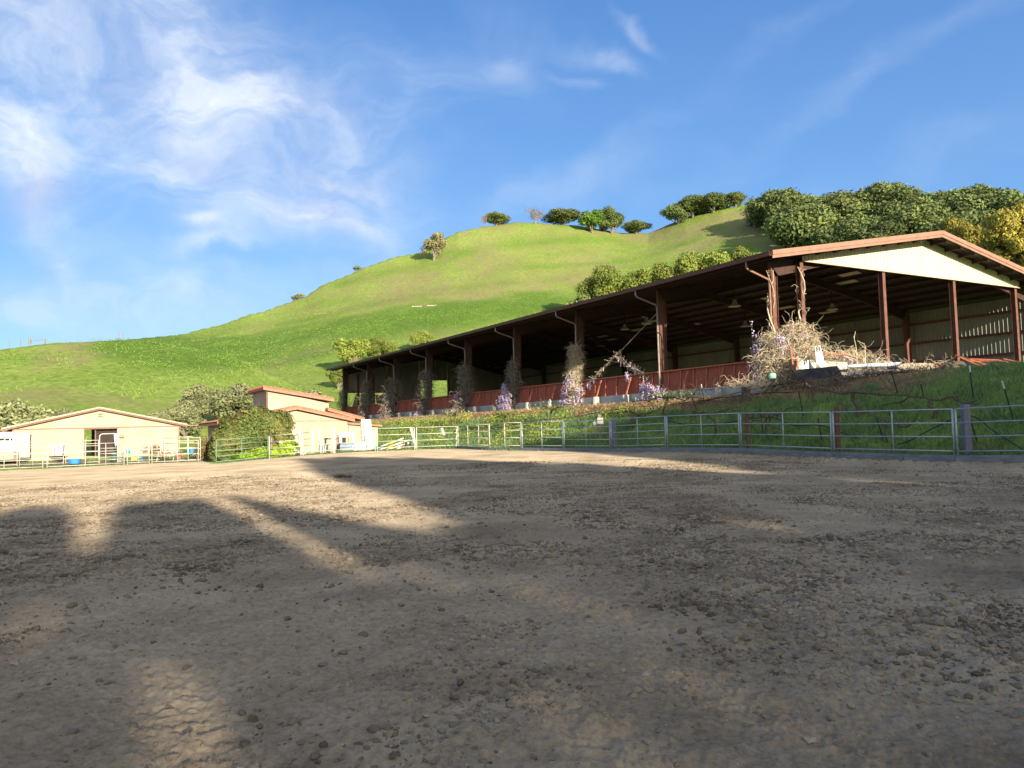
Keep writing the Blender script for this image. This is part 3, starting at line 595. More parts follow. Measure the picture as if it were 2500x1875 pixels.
# the line of tall trees west of the arena that throws the long evening shadows
def shadow_trees():
    S=42.; k=.205
    A=np.array([-14,-6,-4,-2,-1.2,-.7,-.5,-.36,0,.14,.4,1.6,2.3,2.45,2.52,2.85,2.95,3.1,3.5,4.1,5,5.6,6.3,6.65,7.,8,9.3,10.5,12,13.85,15.8,17.2,17.6,18.6,20.4,21.2,22.2,26.6,30.2,32,34,36.2,45,52])
    Hh=np.array([6.5,7.2,6.6,6.2,6.45,6.3,5.6,4.45,4.45,5.0,6.1,6.45,6.3,5.6,4.1,4.1,5.2,6.4,5.5,4.75,4.2,4.5,5.4,5.9,7.05,8.8,10.5,10.5,10.2,9.4,8,6.9,5.5,5.5,6.7,8,10.5,10.9,11.3,10.9,10.3,9.8,9.3,9])
    spans=[(-14,-3.9),(-3.9,.05),(.05,2.82),(2.82,5.2),(5.2,11),(11,17.5),(17.5,21.),(21,27),(27,33),(33,40),(40,52)]
    rg=np.random.default_rng(21)
    for i,(a0,a1) in enumerate(spans):
        n=int((a1-a0)*2300); a=a0-.3+(a1-a0+.6)*rg.random(n); dep=(rg.random(n)-.5)*4
        cl=(vnoise(a*1.3+i,dep*.3)-.5)*.5+.9*(vnoise(a*3.1,dep*2)-.5)
        lim=np.interp(a,A,Hh+.010*((Hh+1.66)/.195))+k*(S-20-dep)+cl; lo=-1.66+k*(S-dep)+.1
        q=1-rg.random(n)**1.0*.999; z=lo+(lim-lo)*q
        # thin places that let weak flecks of light through
        thin=np.zeros(n)
        for ca,ch,sa,sh,st in ((.4,3.42,.3,.3,1),(2.75,4.5,.3,.5,1),(2.4,3.22,.36,.2,1),(3.45,3.12,.42,.17,1),(3.95,3.75,.3,.25,1),(-.45,4.2,.3,.2,1),(1.6,3.9,.22,.2,1),(4.8,3.35,.3,.16,1),(3.3,4.2,.25,.2,1),(9.,4.3,.5,.2,1),(14.,4.5,.5,.15,1),(17.6,5.,.4,.6,1)):
            hz=z-k*(S-20-dep); thin=np.maximum(thin,1.04*np.exp(-(((a-ca)/sa)**2+((hz-ch)/sh)**2)**2*.7))
        keep=rg.random(n)>np.minimum(thin,.995); a=a[keep];z=z[keep];dep=dep[keep]
        P=a[:,None]*SL+(-S+dep)[:,None]*ST; P[:,2]=z+CZ
        c=P.mean(0); gz=TZ(c[0],c[1]); t=thing('tall_tree','tall tree behind the camera that shades the arena footing','tree',(c[0],c[1],gz),'tall trees behind the camera')
        MB().quads(leaves(P,rg.normal(size=P.shape),.19,rg,.8)).obj('crown',M['oak'],t)
        mb=MB(); mb.tube([(c[0],c[1],gz-.5),(c[0]+.3,c[1],gz+3),(c[0],c[1]+.2,c[2])],[.5,.38,.12],8)
        for j in range(7):
            e=P[rg.integers(len(P))]; mb.tube([(c[0]+.2,c[1],gz+3.5+j*.5),(c+e)/2+[0,0,.3],e],[.2,.12,.04],5)
        mb.obj('trunk',M['bark'],t)
shadow_trees()
# ------------------------------------------------------------ covered arena (the big open shed)
SLOPE=.1725; RV=13.25
def rz_(v): return 8.5+SLOPE*((v+1.77) if v<=RV else (2*RV+1.77-v))
def corr(mb,p0,ax,length,pitch,h,nrm,bot,top,m=0):
    """ribbed sheet: profile runs along ax from p0, bot(s)/top(s) give the two edge points' z offsets or vectors"""
    xs=[0.];hs=[0.];s=0
    while s<length-1e-6:
        e=min(s+pitch,length)
        for d,hh in ((e-.09,0),(e-.065,h),(e-.03,h),(e-.005,0)):
            if d>xs[-1]: xs.append(d); hs.append(hh)
        s=e
    xs=np.array(xs);hs=np.array(hs); n=len(xs)
    B=np.array([p0+ax*x+nrm*q+bot(x) for x,q in zip(xs,hs)]); Tt=np.array([p0+ax*x+nrm*q+top(x) for x,q in zip(xs,hs)])
    i=np.arange(n-1); F=np.stack([i,i+1,n+i+1,n+i],1)
    mb.add(np.vstack([B,Tt]),F,m)
def build_shed():
    shed=thing('riding_shed','long open sided riding shed with rust red steel frame and cream ribbed gable','shed',UV(0,0,1.4))
    U0,U1=-1.73,74.9; Z=np.array([0,0,1.])
    # roof: two slopes, each a ribbed sheet with a slab above
    for side in (0,1):
        ve,vr=(-1.77,RV) if side==0 else (2*RV+1.77,RV)
        mb=MB(); e=UV(U0,ve,8.5); rdg=UV(U0,vr,rz_(RV)); L=U1-U0
        up=N3(np.cross(UD,rdg-e)); up=up if up[2]>0 else -up
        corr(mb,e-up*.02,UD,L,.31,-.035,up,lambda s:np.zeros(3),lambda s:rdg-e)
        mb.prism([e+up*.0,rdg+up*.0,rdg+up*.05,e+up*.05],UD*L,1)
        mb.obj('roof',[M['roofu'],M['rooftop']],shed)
        # rake fascia at the near gable, a two step profile
        fb=MB()
        fb.prism([e+up*.07-UD*.03,rdg+up*.07-UD*.03,rdg-Z*.17-UD*.03,e-Z*.17-UD*.03],-UD*.06)
        fb.prism([e-Z*.172-UD*.02,rdg-Z*.172-UD*.02,rdg-Z*.33-UD*.02,e-Z*.33-UD*.02],-UD*.025)
        fb.obj('rake_fascia',M['fascia'],shed)
        g=MB(); sg=-1 if side==0 else 1
        prof=[(0,.02),(.02,-.18),(.16,-.20),(.2,.03),(.18,.03),(.14,-.17),(.04,-.15),(.02,.02)]
        g.prism([UV(U0,ve+sg*a,8.5+b) for a,b in prof],UD*L); g.obj('gutter',M['rust'],shed)
        n=10
        for i in range(n):
            t=(i+.35)/n; v=ve+(vr-ve)*t; z=rz_(v)-.07
            p=MB(); p.box(UV((U0+U1)/2+.1,v,z-.11),((U1-U0)/2-.25,.035,.11),(UD,VD,Z)); p.box(UV((U0+U1)/2+.1,v-sg*.03,z-.235),((U1-U0)/2-.25,.06,.012),(UD,VD,Z))
            p.obj('purlin',M['rustd'],shed)
        for i in range(16):
            u=6+rng.random()*66; j=rng.integers(2,8); t=(j+.85)/n; v=ve+(vr-ve)*t
            q=[(u,v-.45),(u+1.6,v-.45),(u+1.6,v+.45),(u,v+.45)]
            MB().prism([UV(a,b,rz_(b)-.09) for a,b in q],-Z*.01).obj('insulation_patch',M['cream'],shed)
    # rigid frames
    US=[0,9.1,18.2,27.35,36.5,45.6,54.8,63.9,73.6]
    for k,u in enumerate(US):
        for side in (0,1):
            f=(lambda v:v) if side==0 else (lambda v:2*RV-v)
            zt=rz_(0)-.35; b0=1.55 if side==0 else 1.4
            c=MB(); w=.11; dt,db=(.66,.40) if k else (.44,.38)
            c.prism([UV(u-.008,f(.02),b0),UV(u-.008,f(db),b0),UV(u-.008,f(dt),zt-.8),UV(u-.008,f(.02),zt)],UD*.016)
            c.prism([UV(u-w,f(0),b0),UV(u-w,f(.022),b0),UV(u-w,f(.022),zt+.02),UV(u-w,f(0),zt)],UD*2*w)
            c.prism([UV(u-w,f(db-.02),b0),UV(u-w,f(db+.002),b0),UV(u-w,f(dt+.012),zt-.75),UV(u-w,f(dt-.01),zt-.75)],UD*2*w)
            c.box(UV(u,f(.21),b0+.01),(.2,.28,.015),(UD,VD,Z))
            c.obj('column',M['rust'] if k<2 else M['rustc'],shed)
            r=MB(); za=rz_(.9)-.33; zb=rz_(RV)-.33
            r.prism([UV(u-.008,f(.02),rz_(.02)-.33),UV(u-.008,f(RV),zb),UV(u-.008,f(RV),zb-.55),UV(u-.008,f(RV*.45),rz_(RV*.45)-.85),UV(u-.008,f(.66),za-.85)],UD*.016)
            r.prism([UV(u-w,f(.66),za-.84),UV(u-w,f(RV*.45),rz_(RV*.45)-.85),UV(u-w,f(RV*.45),rz_(RV*.45)-.87),UV(u-w,f(.66),za-.87)],UD*2*w)
            r.prism([UV(u-w,f(RV*.45),rz_(RV*.45)-.85),UV(u-w,f(RV),zb-.55),UV(u-w,f(RV),zb-.57),UV(u-w,f(RV*.45),rz_(RV*.45)-.87)],UD*2*w)
            r.prism([UV(u-w,f(0),rz_(0)-.31),UV(u-w,f(RV),zb+.02),UV(u-w,f(RV),zb),UV(u-w,f(0),rz_(0)-.33)],UD*2*w)
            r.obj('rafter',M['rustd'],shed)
        # downpipe from the gutter to the column and down it
        d=MB(); d.tube([UV(u-.05,-1.82,8.32),UV(u-.05,-1.80,8.0),UV(u-.05,-1.7,7.92),UV(u-.05,-.2,7.50),UV(u-.05,-.1,7.35),UV(u-.05,-.1,2.2 if k else 1.9)],.055,6)
        d.obj('downpipe',M['pipe'] if k else M['fascia'],shed)
    # gable: ribbed triangle, end posts
    uG=-.42; g=MB(); v0,v1=2.15,24.35; zc=8.68
    corr(g,UV(uG,v0,0),VD,v1-v0,.305,.04,-UD,lambda s:Z*zc,lambda s:Z*max(zc+.03,rz_(v0+s)-.12))
    g.prism([UV(uG+.03,v0,zc),UV(uG+.03,RV,rz_(RV)-.12),UV(uG+.03,v1,zc)],UD*.02)
    g.obj('gable_wall',M['cream'],shed)
    t=MB(); t.box(UV(uG-.02,(v0+v1)/2,zc-.05),(.06,(v1-v0)/2,.045),(UD,VD,Z)); t.obj('gable_trim',M['trimpale'],shed)
    for v in (2.15,9.39,16.67,24.04):
        p=MB(); 
        for a in (-.14,.14): p.box(UV(uG+.22+a,v,5.05),(.012,.13,3.58),(UD,VD,Z))
        p.box(UV(uG+.22,v,5.05),(.128,.01,3.57),(UD,VD,Z)); p.obj('end_post',M['rust'],shed)
    # far side wall, ribbed, with girts on the inside
    w=MB(); corr(w,UV(-.4,2*RV+.28,0),UD,74.3,.305,-.045,VD,lambda s:Z*1.3,lambda s:Z*8.35); w.obj('side_wall',M['wallin'],shed)
    for z in (2.85,4.36,5.87,7.4):
        p=MB(); p.box(UV(36.7,2*RV+.14,z),(37.1,.09,.035),(UD,VD,Z)); p.box(UV(36.7,2*RV+.045,z-.06),(37.1,.012,.09),(UD,VD,Z)); p.obj('girt',M['rust'],shed)
    # far end wall with its door opening and patched lower bays
    ue=74.0
    def vw(px,py=950): return float((WL(px,py,ue)-OB)@VD)
    va,vb=vw(1025),vw(1093); zt=float(WL(1060,929,ue)[2]-CZ)
    e=MB()
    for a,b,z0 in ((0,6.5,5.4),(6.5,va,1.3),(va,vb,zt),(vb,26.5,1.3)):
        corr(e,UV(ue,a,0),VD,b-a,.305,-.04,-UD,lambda s,z0=z0:Z*z0,lambda s,a=a:Z*(rz_(a+s)-.1))
    e.obj('end_wall',M['wallin'],shed)
    f=MB(); 
    for a in (va,vb): f.box(UV(ue-.05,a,(1.4+zt)/2),(.06,.08,(zt-1.4)/2),(UD,VD,Z))
    f.obj('door_frame',M['pipe'],shed)
    for v in (0.3,2.2,4.4,6.5):
        p=MB(); p.box(UV(ue-.1,v,4.6),(.1,.12,3.3),(UD,VD,Z)); p.obj('end_post',M['rust'],shed)
    q=MB(); q.box(UV(ue-.1,3.3,5.35),(.08,3.3,.1),(UD,VD,Z)); q.box(UV(ue-.1,3.3,3.3),(.08,3.3,.08),(UD,VD,Z)); q.obj('end_rail',M['rust'],shed)
    for (a,b,z0,z1,tw) in ((1.0,2.1,2.3,5.1,.9),(2.6,3.6,2.9,5.2,.0),(4.0,4.6,2.7,5.2,.2),(5.1,6.3,2.6,5.0,-.4)):
        s=MB(); s.prism([UV(ue+.05,a,z0),UV(ue+.05,b,z0),UV(ue+.05,b+tw*.4,z1),UV(ue+.05,a+tw,z1)],UD*.03); s.obj('patch_panel',M['tan'],shed)
    # kick wall: concrete footing, boards, rails, studs, braces on piers
    for k in range(8):
        a,b=US[k]+.2,US[k+1]-.2
        if k==0: a=1.2
        c=MB(); c.box(UV((a+b)/2,-.02,1.45),((b-a)/2+.19,.14,.5),(UD,VD,Z)); c.obj('footing',M['conc'],shed)
        kw=MB()
        for j in range(8):
            z=1.955+.155*j; off=.03*math.sin(j*1.7+k); kw.box(UV((a+b)/2,.02+.02*j+0,z+.075),((b-a)/2,.018,.0745),(UD,VD,Z))
        o=kw.obj('board_wall',M['boards'],shed)
        r=MB(); r.box(UV((a+b)/2,.1,3.23),((b-a)/2,.13,.04),(UD,VD,Z)); r.obj('top_rail',M['boardedge'],shed)
        n=7
        for j in range(n):
            u=a+(b-a)*(j+.5)/n; s=MB(); s.beam(UV(u,-.05,1.96),UV(u,.08,3.19),.05,.09,up=UD); s.obj('stud',M['boardedge'],shed)
        for t in (.3,.68):
            u=a+(b-a)*t; p=MB(); p.lathe(UV(u,-.62,1.0),[(.02,0),(.25,0),(.24,.88),(.2,.93),(.02,.94)],10); p.obj('pier',M['pier'],shed)
            s=MB(); s.beam(UV(u,-.6,1.85),UV(u+.1,-.04,3.1),.06,.13,up=UD); s.obj('brace',M['boardedge'],shed)
    # wind bracing cables
    for k in (1,7):
        for a,b in ((0,1),(1,0)):
            c=MB(); c.tube([UV(US[k+a]+(.2 if a==0 else -.2),.1,7.0),UV(US[k+b]+(.2 if b==0 else -.2),.1,2.4)],.018,4); c.obj('brace_cable',M['hose'],shed)
    # hanging lamps
    for u,v in ((9.4,7.2),(9.4,17.5),(18.5,7.),(27.5,12.),(18.5,18.)):
        l=thing('hanging_lamp',{(9.4,7.2):'round hanging lamp under the shed roof nearest the corner column',(9.4,17.5):'round hanging lamp under the shed roof between the gable posts'}.get((u,v),'small hanging lamp deep inside the dark riding shed'),'lamp',UV(u,v,rz_(v)-2.2),None if u==9.4 else 'lamps deep in the shed')
        s=MB(); s.lathe(UV(u,v,rz_(v)-2.2),[(.02,.0),(.42,0),(.44,.03),(.2,.2),(.09,.5),(.02,.5)],14); s.obj('lamp_shade',M['lampw'],l)
        s=MB(); s.tube([UV(u,v,rz_(v)-1.7),UV(u,v,rz_(v)-.3)],.05,5); s.obj('hanger',M['dark'],l)
build_shed()
# ------------------------------------------------------------ climbing wisteria on the columns
def tangle(mb,rg,n,start,spread,length,r,droop=-.3,seg=5,out=None):
    for i in range(n):
        p=start(rg); d=N3(rg.normal(size=3)*np.array([1,1,1.2])); pts=[p]; l=length*(.5+rg.random())/seg
        for s in range(seg):
            d=N3(d+.65*rg.normal(size=3)+np.array([0,0,droop])); pts.append(pts[-1]+d*l)
        mb.tube(pts,np.linspace(r,r*.35,seg+1),3,cap=False)
        if out is not None: out.append(pts[-1])
def raceme(rg,p,l,n=16):
    t=rg.random(n); w=.075*(1-.8*t)*(.4+l); th=rg.random(n)*6.28
    P=p+np.stack([w*np.cos(th),w*np.sin(th),-t*l],1)
    return leaves(P,np.stack([np.cos(th),np.sin(th),0*th],1),.042,rg,.8)
def wisteria(label,u,v,z0,z1,w,n,nr,frz,seed,nleaf=60,tw=.022,wlow=None,stems=3,uoff=0):
    """z0..z1 height above eye level, w half width, frz list of (du,dv,z,spread_u,spread_z) flower zones"""
    w=w*1.25 if seed>7 else w; tw=tw*1.15 if seed>7 else tw
    rg=np.random.default_rng(seed); c=UV(u+uoff,v,z0); t=thing('wisteria',label,'climbing plant',c,'wisteria vines climbing the shed columns')
    wl=wlow or w
    def st(rg):
        k=rg.random()**1.1; z=z0+(z1-z0)*k; ww=wl+(w-wl)*min(1,k*1.6); ww*=(1-.55*max(0,k-.6)/.4)
        a=rg.random()*6.28; ww*=.35+1.25*float(vnoise(np.array(z*1.3+seed*3.),np.array(a*.8+seed))); q=rg.random()**.5
        return UV(u+uoff+ww*q*math.cos(a),v+ww*.8*q*math.sin(a),z)
    mb=MB(); tangle(mb,rg,int(n*1.5),st,w,min(1.1,w*.85),tw*.8); 
    for i in range(stems):
        a=rg.random()*6; pts=[UV(u+.2*math.cos(a+k*.9),v+.2*math.sin(a+k*.9),z0-.2+(z1-z0+.2)*k/7) for k in range(8)]
        mb.tube(pts,np.linspace(.05,.02,8),5)
    mb.obj('vine_stem',M['twigd'] if seed>7 else M['twig'],t)
    Q=[]
    for i in range(nr):
        du,dv,z,su,sz=frz[rg.integers(len(frz))]
        p=UV(u+uoff+du+max(su,.3)*rg.normal()*.65,v+dv-.1*rg.random()*3*su,z+sz*rg.normal()*.7); Q.append(raceme(rg,p,.3+.25*rg.random()))
    if Q: MB().quads(np.concatenate(Q)).obj('blossom',M['petal'],t)
    if nleaf:
        P=np.array([st(rg) for _ in range(nleaf)]); MB().quads(leaves(P,rg.normal(size=P.shape),.09,rg)).obj('leaf_sprays',M['wleaf'],t)
    return t
wisteria('huge blossoming wisteria tangle wrapped round the corner column',0,-.1,1.1,4.6,1.0,1100,70,[(.65,-.5,4.1,.2,.6),(.6,-.6,2.6,.2,.4),(.5,-.8,1.6,.5,.4),(-1.0,-.4,4.3,.6,.3)],1,120,.02,.9,4)
wisteria('dry wisteria crown draped between the corner column and first gable post',-.6,1.0,2.3,5.0,1.25,1100,24,[(0,-.5,4.4,.9,.3),(.5,-.8,3.6,.6,.4)],2,80,.02,1.2,3)
wisteria('low brushy wisteria sprawled right of the white letter signs',-1.2,4.6,2.4,3.5,1.5,650,24,[(0,-.6,3.2,1.2,.2)],3,60,.018,1.9,0)
wisteria('thin bare vine strands high on the first gable post',-.3,2.1,5.6,8.3,.45,26,0,[],4,0,.022,.3,1)
wisteria('bare vine winding up the top of the corner column',0,0,4.5,8.0,.28,40,0,[],5,0,.02,.25,2)
wisteria('small wisteria in full lilac bloom at the foot of the second column',9.1,-.35,1.2,2.2,.5,160,190,[(0,-.4,2.0,.75,.35),(.2,-.5,1.6,.9,.2),(.8,-.4,2.3,.25,.3),(-.7,-.4,1.9,.35,.25)],6,70,.018,.6)
wisteria('tall sunlit wisteria column with pale straw twigs and lilac skirt',18.2,-.1,1.0,5.9,.75,1100,130,[(.9,-.5,2.2,.5,.4),(0,-.8,1.6,1.0,.4),(-.9,-.6,2.3,.4,.4),(0,-.6,3.2,.7,.4)],7,90,.02,1.1)
wisteria('wisteria with deep violet shaded bloom above pale lilac bloom',27.35,-.1,1.0,5.6,.6,620,330,[(.5,-.6,3.2,.35,.4),(.3,-.8,2.3,.75,.35),(.2,-.9,1.6,.8,.35)],8,80,.022,.9)
wisteria('shaggy dark wisteria on the fifth column with few flowers',36.5,-.1,1.4,6.0,.85,620,60,[(1.0,-.5,3.0,.25,.5),(.9,-.9,1.6,.8,.3)],9,60,.024,1.1)
wisteria('dark vine thicket on the sixth column beside the door opening',45.6,-.1,1.3,6.2,.8,560,40,[(1.0,-.8,1.5,.6,.2)],10,50,.026,1.3)
wisteria('dark vine thicket spreading left on the seventh column',54.8,-.1,1.2,6.0,.95,600,70,[(.8,-.7,1.6,.5,.3),(1.4,-.3,3.8,.3,.4)],11,60,.028,1.6)
wisteria('dark leaning vine thicket on the eighth column by the tiled roof',63.9,-.1,1.3,6.3,.85,500,14,[(1.6,-.6,2.3,.2,.2)],12,40,.03,1.3)
wisteria('narrow dark vine on the far end column of the shed',73.6,-.1,1.5,5.6,.7,300,0,[],13,20,.032,.8)
def cable_vine():
    rg=np.random.default_rng(31); t=thing('wisteria','wisteria strand trained along the crossed bracing cables','climbing plant',UV(13.6,0,2.),'wisteria vines climbing the shed columns')
    mb=MB(); A=UV(18,.08,2.4); B=UV(9.3,.08,7.0); C=UV(9.3,.08,2.4); X=(UV(18,.1,7)+UV(9.3,.1,2.4))/2
    for k in range(150):
        s=rg.random()*.55 if k%2 else rg.random()*.4
        p=(A+(B-A)*s) if k%2 else X+(C-X)*s*2.
        d=rg.normal(size=3)*.16; mb.tube([p-d,p+rg.normal(size=3)*.05,p+d],[.02,.02,.01],3,cap=False)
    mb.tube([A,A+(B-A)*.25+[0,0,-.05],A+(B-A)*.5,A+(B-A)*.75,B],.03,4); mb.obj('vine_stem',M['twig'],t)
    Q=[raceme(rg,(A+(B-A)*(.02+.2*rg.random()))+rg.normal(size=3)*.12,.35) for _ in range(34)]+[raceme(rg,X+(C-X)*(.05+.6*rg.random())+rg.normal(size=3)*.06,.28) for _ in range(26)]+[raceme(rg,UV(12.1,-.2,3.3)+rg.normal(size=3)*.1,.5) for _ in range(9)]
    MB().quads(np.concatenate(Q)).obj('blossom',M['petal'],t)
cable_vine()
# ------------------------------------------------------------ pipe fences and gates
def gpt(p,dz=0): return np.array([p[0],p[1],TZ(p[0],p[1])+dz])
def panel(name,label,cat,a,b,h,rails,ups,m,group=None,r=.024,r2=.03,low=.12,brace=False,za=None,zb=None):
    a=np.asarray(a,float);b=np.asarray(b,float); A=gpt(a);B=gpt(b)
    if za is not None: A[2]=za
    if zb is not None: B[2]=zb
    Z=np.array([0,0,1.]); d=N3(B-A); A=A+d*.05;B=B-d*.05
    t=thing(name,label,cat,A,group)
    for P,n in ((A,'end_post'),(B,'end_post')):
        MB().tube([P,P+Z*h],r2,8).obj(n,m,t,smooth=True)
    for f in rails: MB().tube([A+Z*(low+(h-low)*f),B+Z*(low+(h-low)*f)],r,6).obj('rail',m,t,smooth=True)
    for f in ups:
        P=A+(B-A)*f; MB().tube([P+Z*(low*.2),P+Z*h*.995],r*.95,6).obj('upright',m,t,smooth=True)
    return t
R4=(0,.34,.67,1); R5=(0,.25,.5,.75,1); R3=(0,.5,1)
gal='galvanised panels of the right hand arena fence'
KB=.16
def kh(p): return TZ(p[0],p[1])+KB
seq=[('c0','c1',(.35,.7),R4,'galvanised panel at the far corner where the fence turns'),('c1','c2',(.5,),R4,'galvanised panel second from the far fence corner'),('c2','c3',(.5,),R4,'galvanised panel third from the far corner beside the white box post'),
     ('c3','c4',(.5,),R5,'galvanised gate with a grey post behind its left end'),('c5','c4',(.5,),R5,'galvanised gate between the light grass and the first red post'),('c6','c5',(.5,),R4,'galvanised panel in front of the first rusty red post'),
     ('c7','c6',(.5,),R4,'galvanised panel between the two rusty red posts'),('c8','c7',(.47,),R4,'wide galvanised panel crossed by the drooping black hose'),('c9','c8',(.55,),R4,'nearest galvanised panel cut by the right edge')]
for a,b,up,rl,l in seq:
    A=FP[a];B=FP[b]; hgt=1.46 if a not in('c3',) else 1.44
    if a=='c0' : hgt=1.42
    panel('pipe_fence' if 'gate' not in l else 'pipe_gate',l,'fence panel' if 'gate' not in l else 'gate',A,B,hgt,rl,up,M['steel'] if a not in('c0','c1') else M['paleg'],gal,r=.025,r2=.034,low=.13,za=kh(A),zb=kh(B))
# kerb beam under the right fence: one plank per panel
kb=MB()
ks=['c0','c1','c2','c3','c4','c5','c6','c7','c8','c9']
for a,b in zip(ks[:-1],ks[1:]):
    A=np.array(FP[a]);B=np.array(FP[b]); n=N3(np.append(B-A,0)); nn=np.array([-n[1],n[0],0])
    A3=gpt(A)+np.array([0,0,.03]);B3=gpt(B)+np.array([0,0,.03]); o=MB()
    o.beam(A3+n*.01-nn*.04+[0,0,0],B3-n*.01-nn*.04,.09,.26)
    o.obj('kerb_beam',M['kerb'],label=dict(c0='grey kerb beam under the fence at the far corner',c1='grey kerb beam second from the far corner',c2='grey kerb beam third from the far corner',c3='grey kerb beam below the first gate',c4='grey kerb beam below the second gate',c5='grey kerb beam below the first red post',c6='grey kerb beam below the second red post',c7='long grey kerb beam under the wide panel',c8='grey kerb beam running out at the right edge')[a],cat='kerb',group='kerb beams under the right fence')
def extend(a,b,k): a=np.array(a);b=np.array(b); return a+(b-a)*k
lf='cream pipe panels round the stable yard'
PX=lambda px,Y:(ray(px,1100)[0]*Y/ray(px,1100)[1],Y)
for a,b,up,l in ((PX(-90,48.3),PX(107,50),(.5,),'cream pipe panel cut by the left edge'),(PX(113,50),PX(305,53.2),(.48,.75),'cream pipe panel in front of the blue tub and doorway'),
                 (PX(309,53.2),PX(366,54.),(.5,),'short cream pipe panel in front of the pale stable wall'),(PX(369,54.),PX(486,55.2),(.27,.55,.78),'cream pipe panel in front of the picnic table')):
    panel('pipe_fence',l,'fence panel',a,b,1.52,(0,.33,.62,1),up,M['paleg'],lf,r=.024,r2=.03)
for a,b,up,l in ((PX(-60,55.5),PX(44,56.2),(.5,),'rear cream panel in front of the white trailer'),(PX(46,56.2),PX(157,57),(.3,.65),'rear cream panel holding the plaid blanket'),(PX(159,57),PX(243,57.6),(.6,),'rear cream panel left of the white arch'),
                 (PX(288,58),PX(394,58.6),(.3,.7),'rear cream panel right of the white arch'),(PX(396,58.6),PX(490,56),(.2,.45,.7),'side cream panel closing the yard by the blue bucket')):
    panel('pipe_fence',l,'fence panel',a,b,1.72,R5,up,M['paleg'],lf,r=.022,r2=.028)
panel('pipe_fence','far cream panel seen between the stable and the dark bush','fence panel',PX(436,68),PX(506,69),1.6,R4,(.3,.6,.8),M['paleg'],lf,r=.03)
# arched walk-through gate
def arch():
    a=np.append(PX(243,57.8),0);b=np.append(PX(287,57.9),0); a=gpt(a);b=gpt(b); t=thing('arch_gate','white tubular arch gate standing before the dark stable doorway','gate',a)
    Z=np.array([0,0,1.]); h=2.18; mb=MB(); d=b-a; c=.22
    pts=[a,a+Z*(h-c)]+[a+N3(d)*c*(1-math.cos(q))+Z*(h-c+c*math.sin(q)) for q in (.5,1.,1.57)]+[b-N3(d)*c*(1-math.cos(q))+Z*(h-c+c*math.sin(q)) for q in (1.57,1.,.5)]+[b+Z*(h-c),b]
    mb.tube(pts,.036,8).obj('arch_frame',M['white'],t,smooth=True)
    for z in (.25,.7,1.1): MB().tube([a+Z*z+N3(d)*.06,b+Z*z-N3(d)*.06],.022,6).obj('rail',M['white'],t,smooth=True)
arch()
panel('swing_gate','dark green pipe gate standing open across the ivy bush','gate',PX(526,49.3),PX(656,52.2),1.5,R5,(.48,),M['greeng'],None,r=.024,r2=.028,low=.12)
mf='pale pipe panels in front of the tiled stable'
for a,b,up,l in (((656,52.3),(736,51.6),(),'pale pipe panel by the fallen white jump standard'),((738,51.6),(812,51.2),(),'pale pipe panel in front of the white wing posts'),((814,51.2),(918,51.8),(),'pale pipe panel in front of the leaning white board'),
                 ((920,51.8),(1014,52.4),(),'pale pipe panel over the striped jump poles'),((1016,52.4),(1117,53.3),(),'pale pipe panel left of the far fence corner')):
    panel('pipe_fence',l,'fence panel',PX(*a),PX(*b),1.52,(.0,.33,.66,1),up,M['paleg'],mf,r=.023,r2=.034,low=.22)
def sawn_post(px,Y,w,h,l,m='wood',dz=0):
    P=gpt(PX(px,Y)); mb=MB(); mb.prism([P+[-w,-w,-.3],P+[w,-w,-.3],P+[w,w,-.3],P+[-w,w,-.3]],[0.01,0,h+.3]); mb.obj('fence_post',M[m],label=l,cat='post')
sawn_post(663,52.6,.07,1.55,'thick pale square gate post beside the ivy','wood')
sawn_post(1827,32.2,.06,1.62,'rusty red square post left behind the galvanised fence','rust')
sawn_post(2047,28.6,.07,1.66,'rusty red square post right behind the galvanised fence','rust')
sawn_post(2362,24.6,.10,1.56,'weathered purple grey timber post by the double fence posts','oldwood')
sawn_post(1500,39.4,.10,1.45,'dark grey timber post behind the first gate','oldwood')
def meter():
    P=gpt(PX(1466,41.9)); t=thing('utility_post','wooden post carrying a white utility box behind the fence','post',P)
    mb=MB(); mb.box(P+[0,0,.6],(.08,.07,.9)); mb.obj('post',M['wood'],t)
    mb=MB(); mb.box(P+[.02,-.14,1.15],(.16,.07,.17)); mb.box(P+[-.28,-.1,1.02],(.08,.05,.09)); mb.obj('utility_box',M['white'],t)
meter()
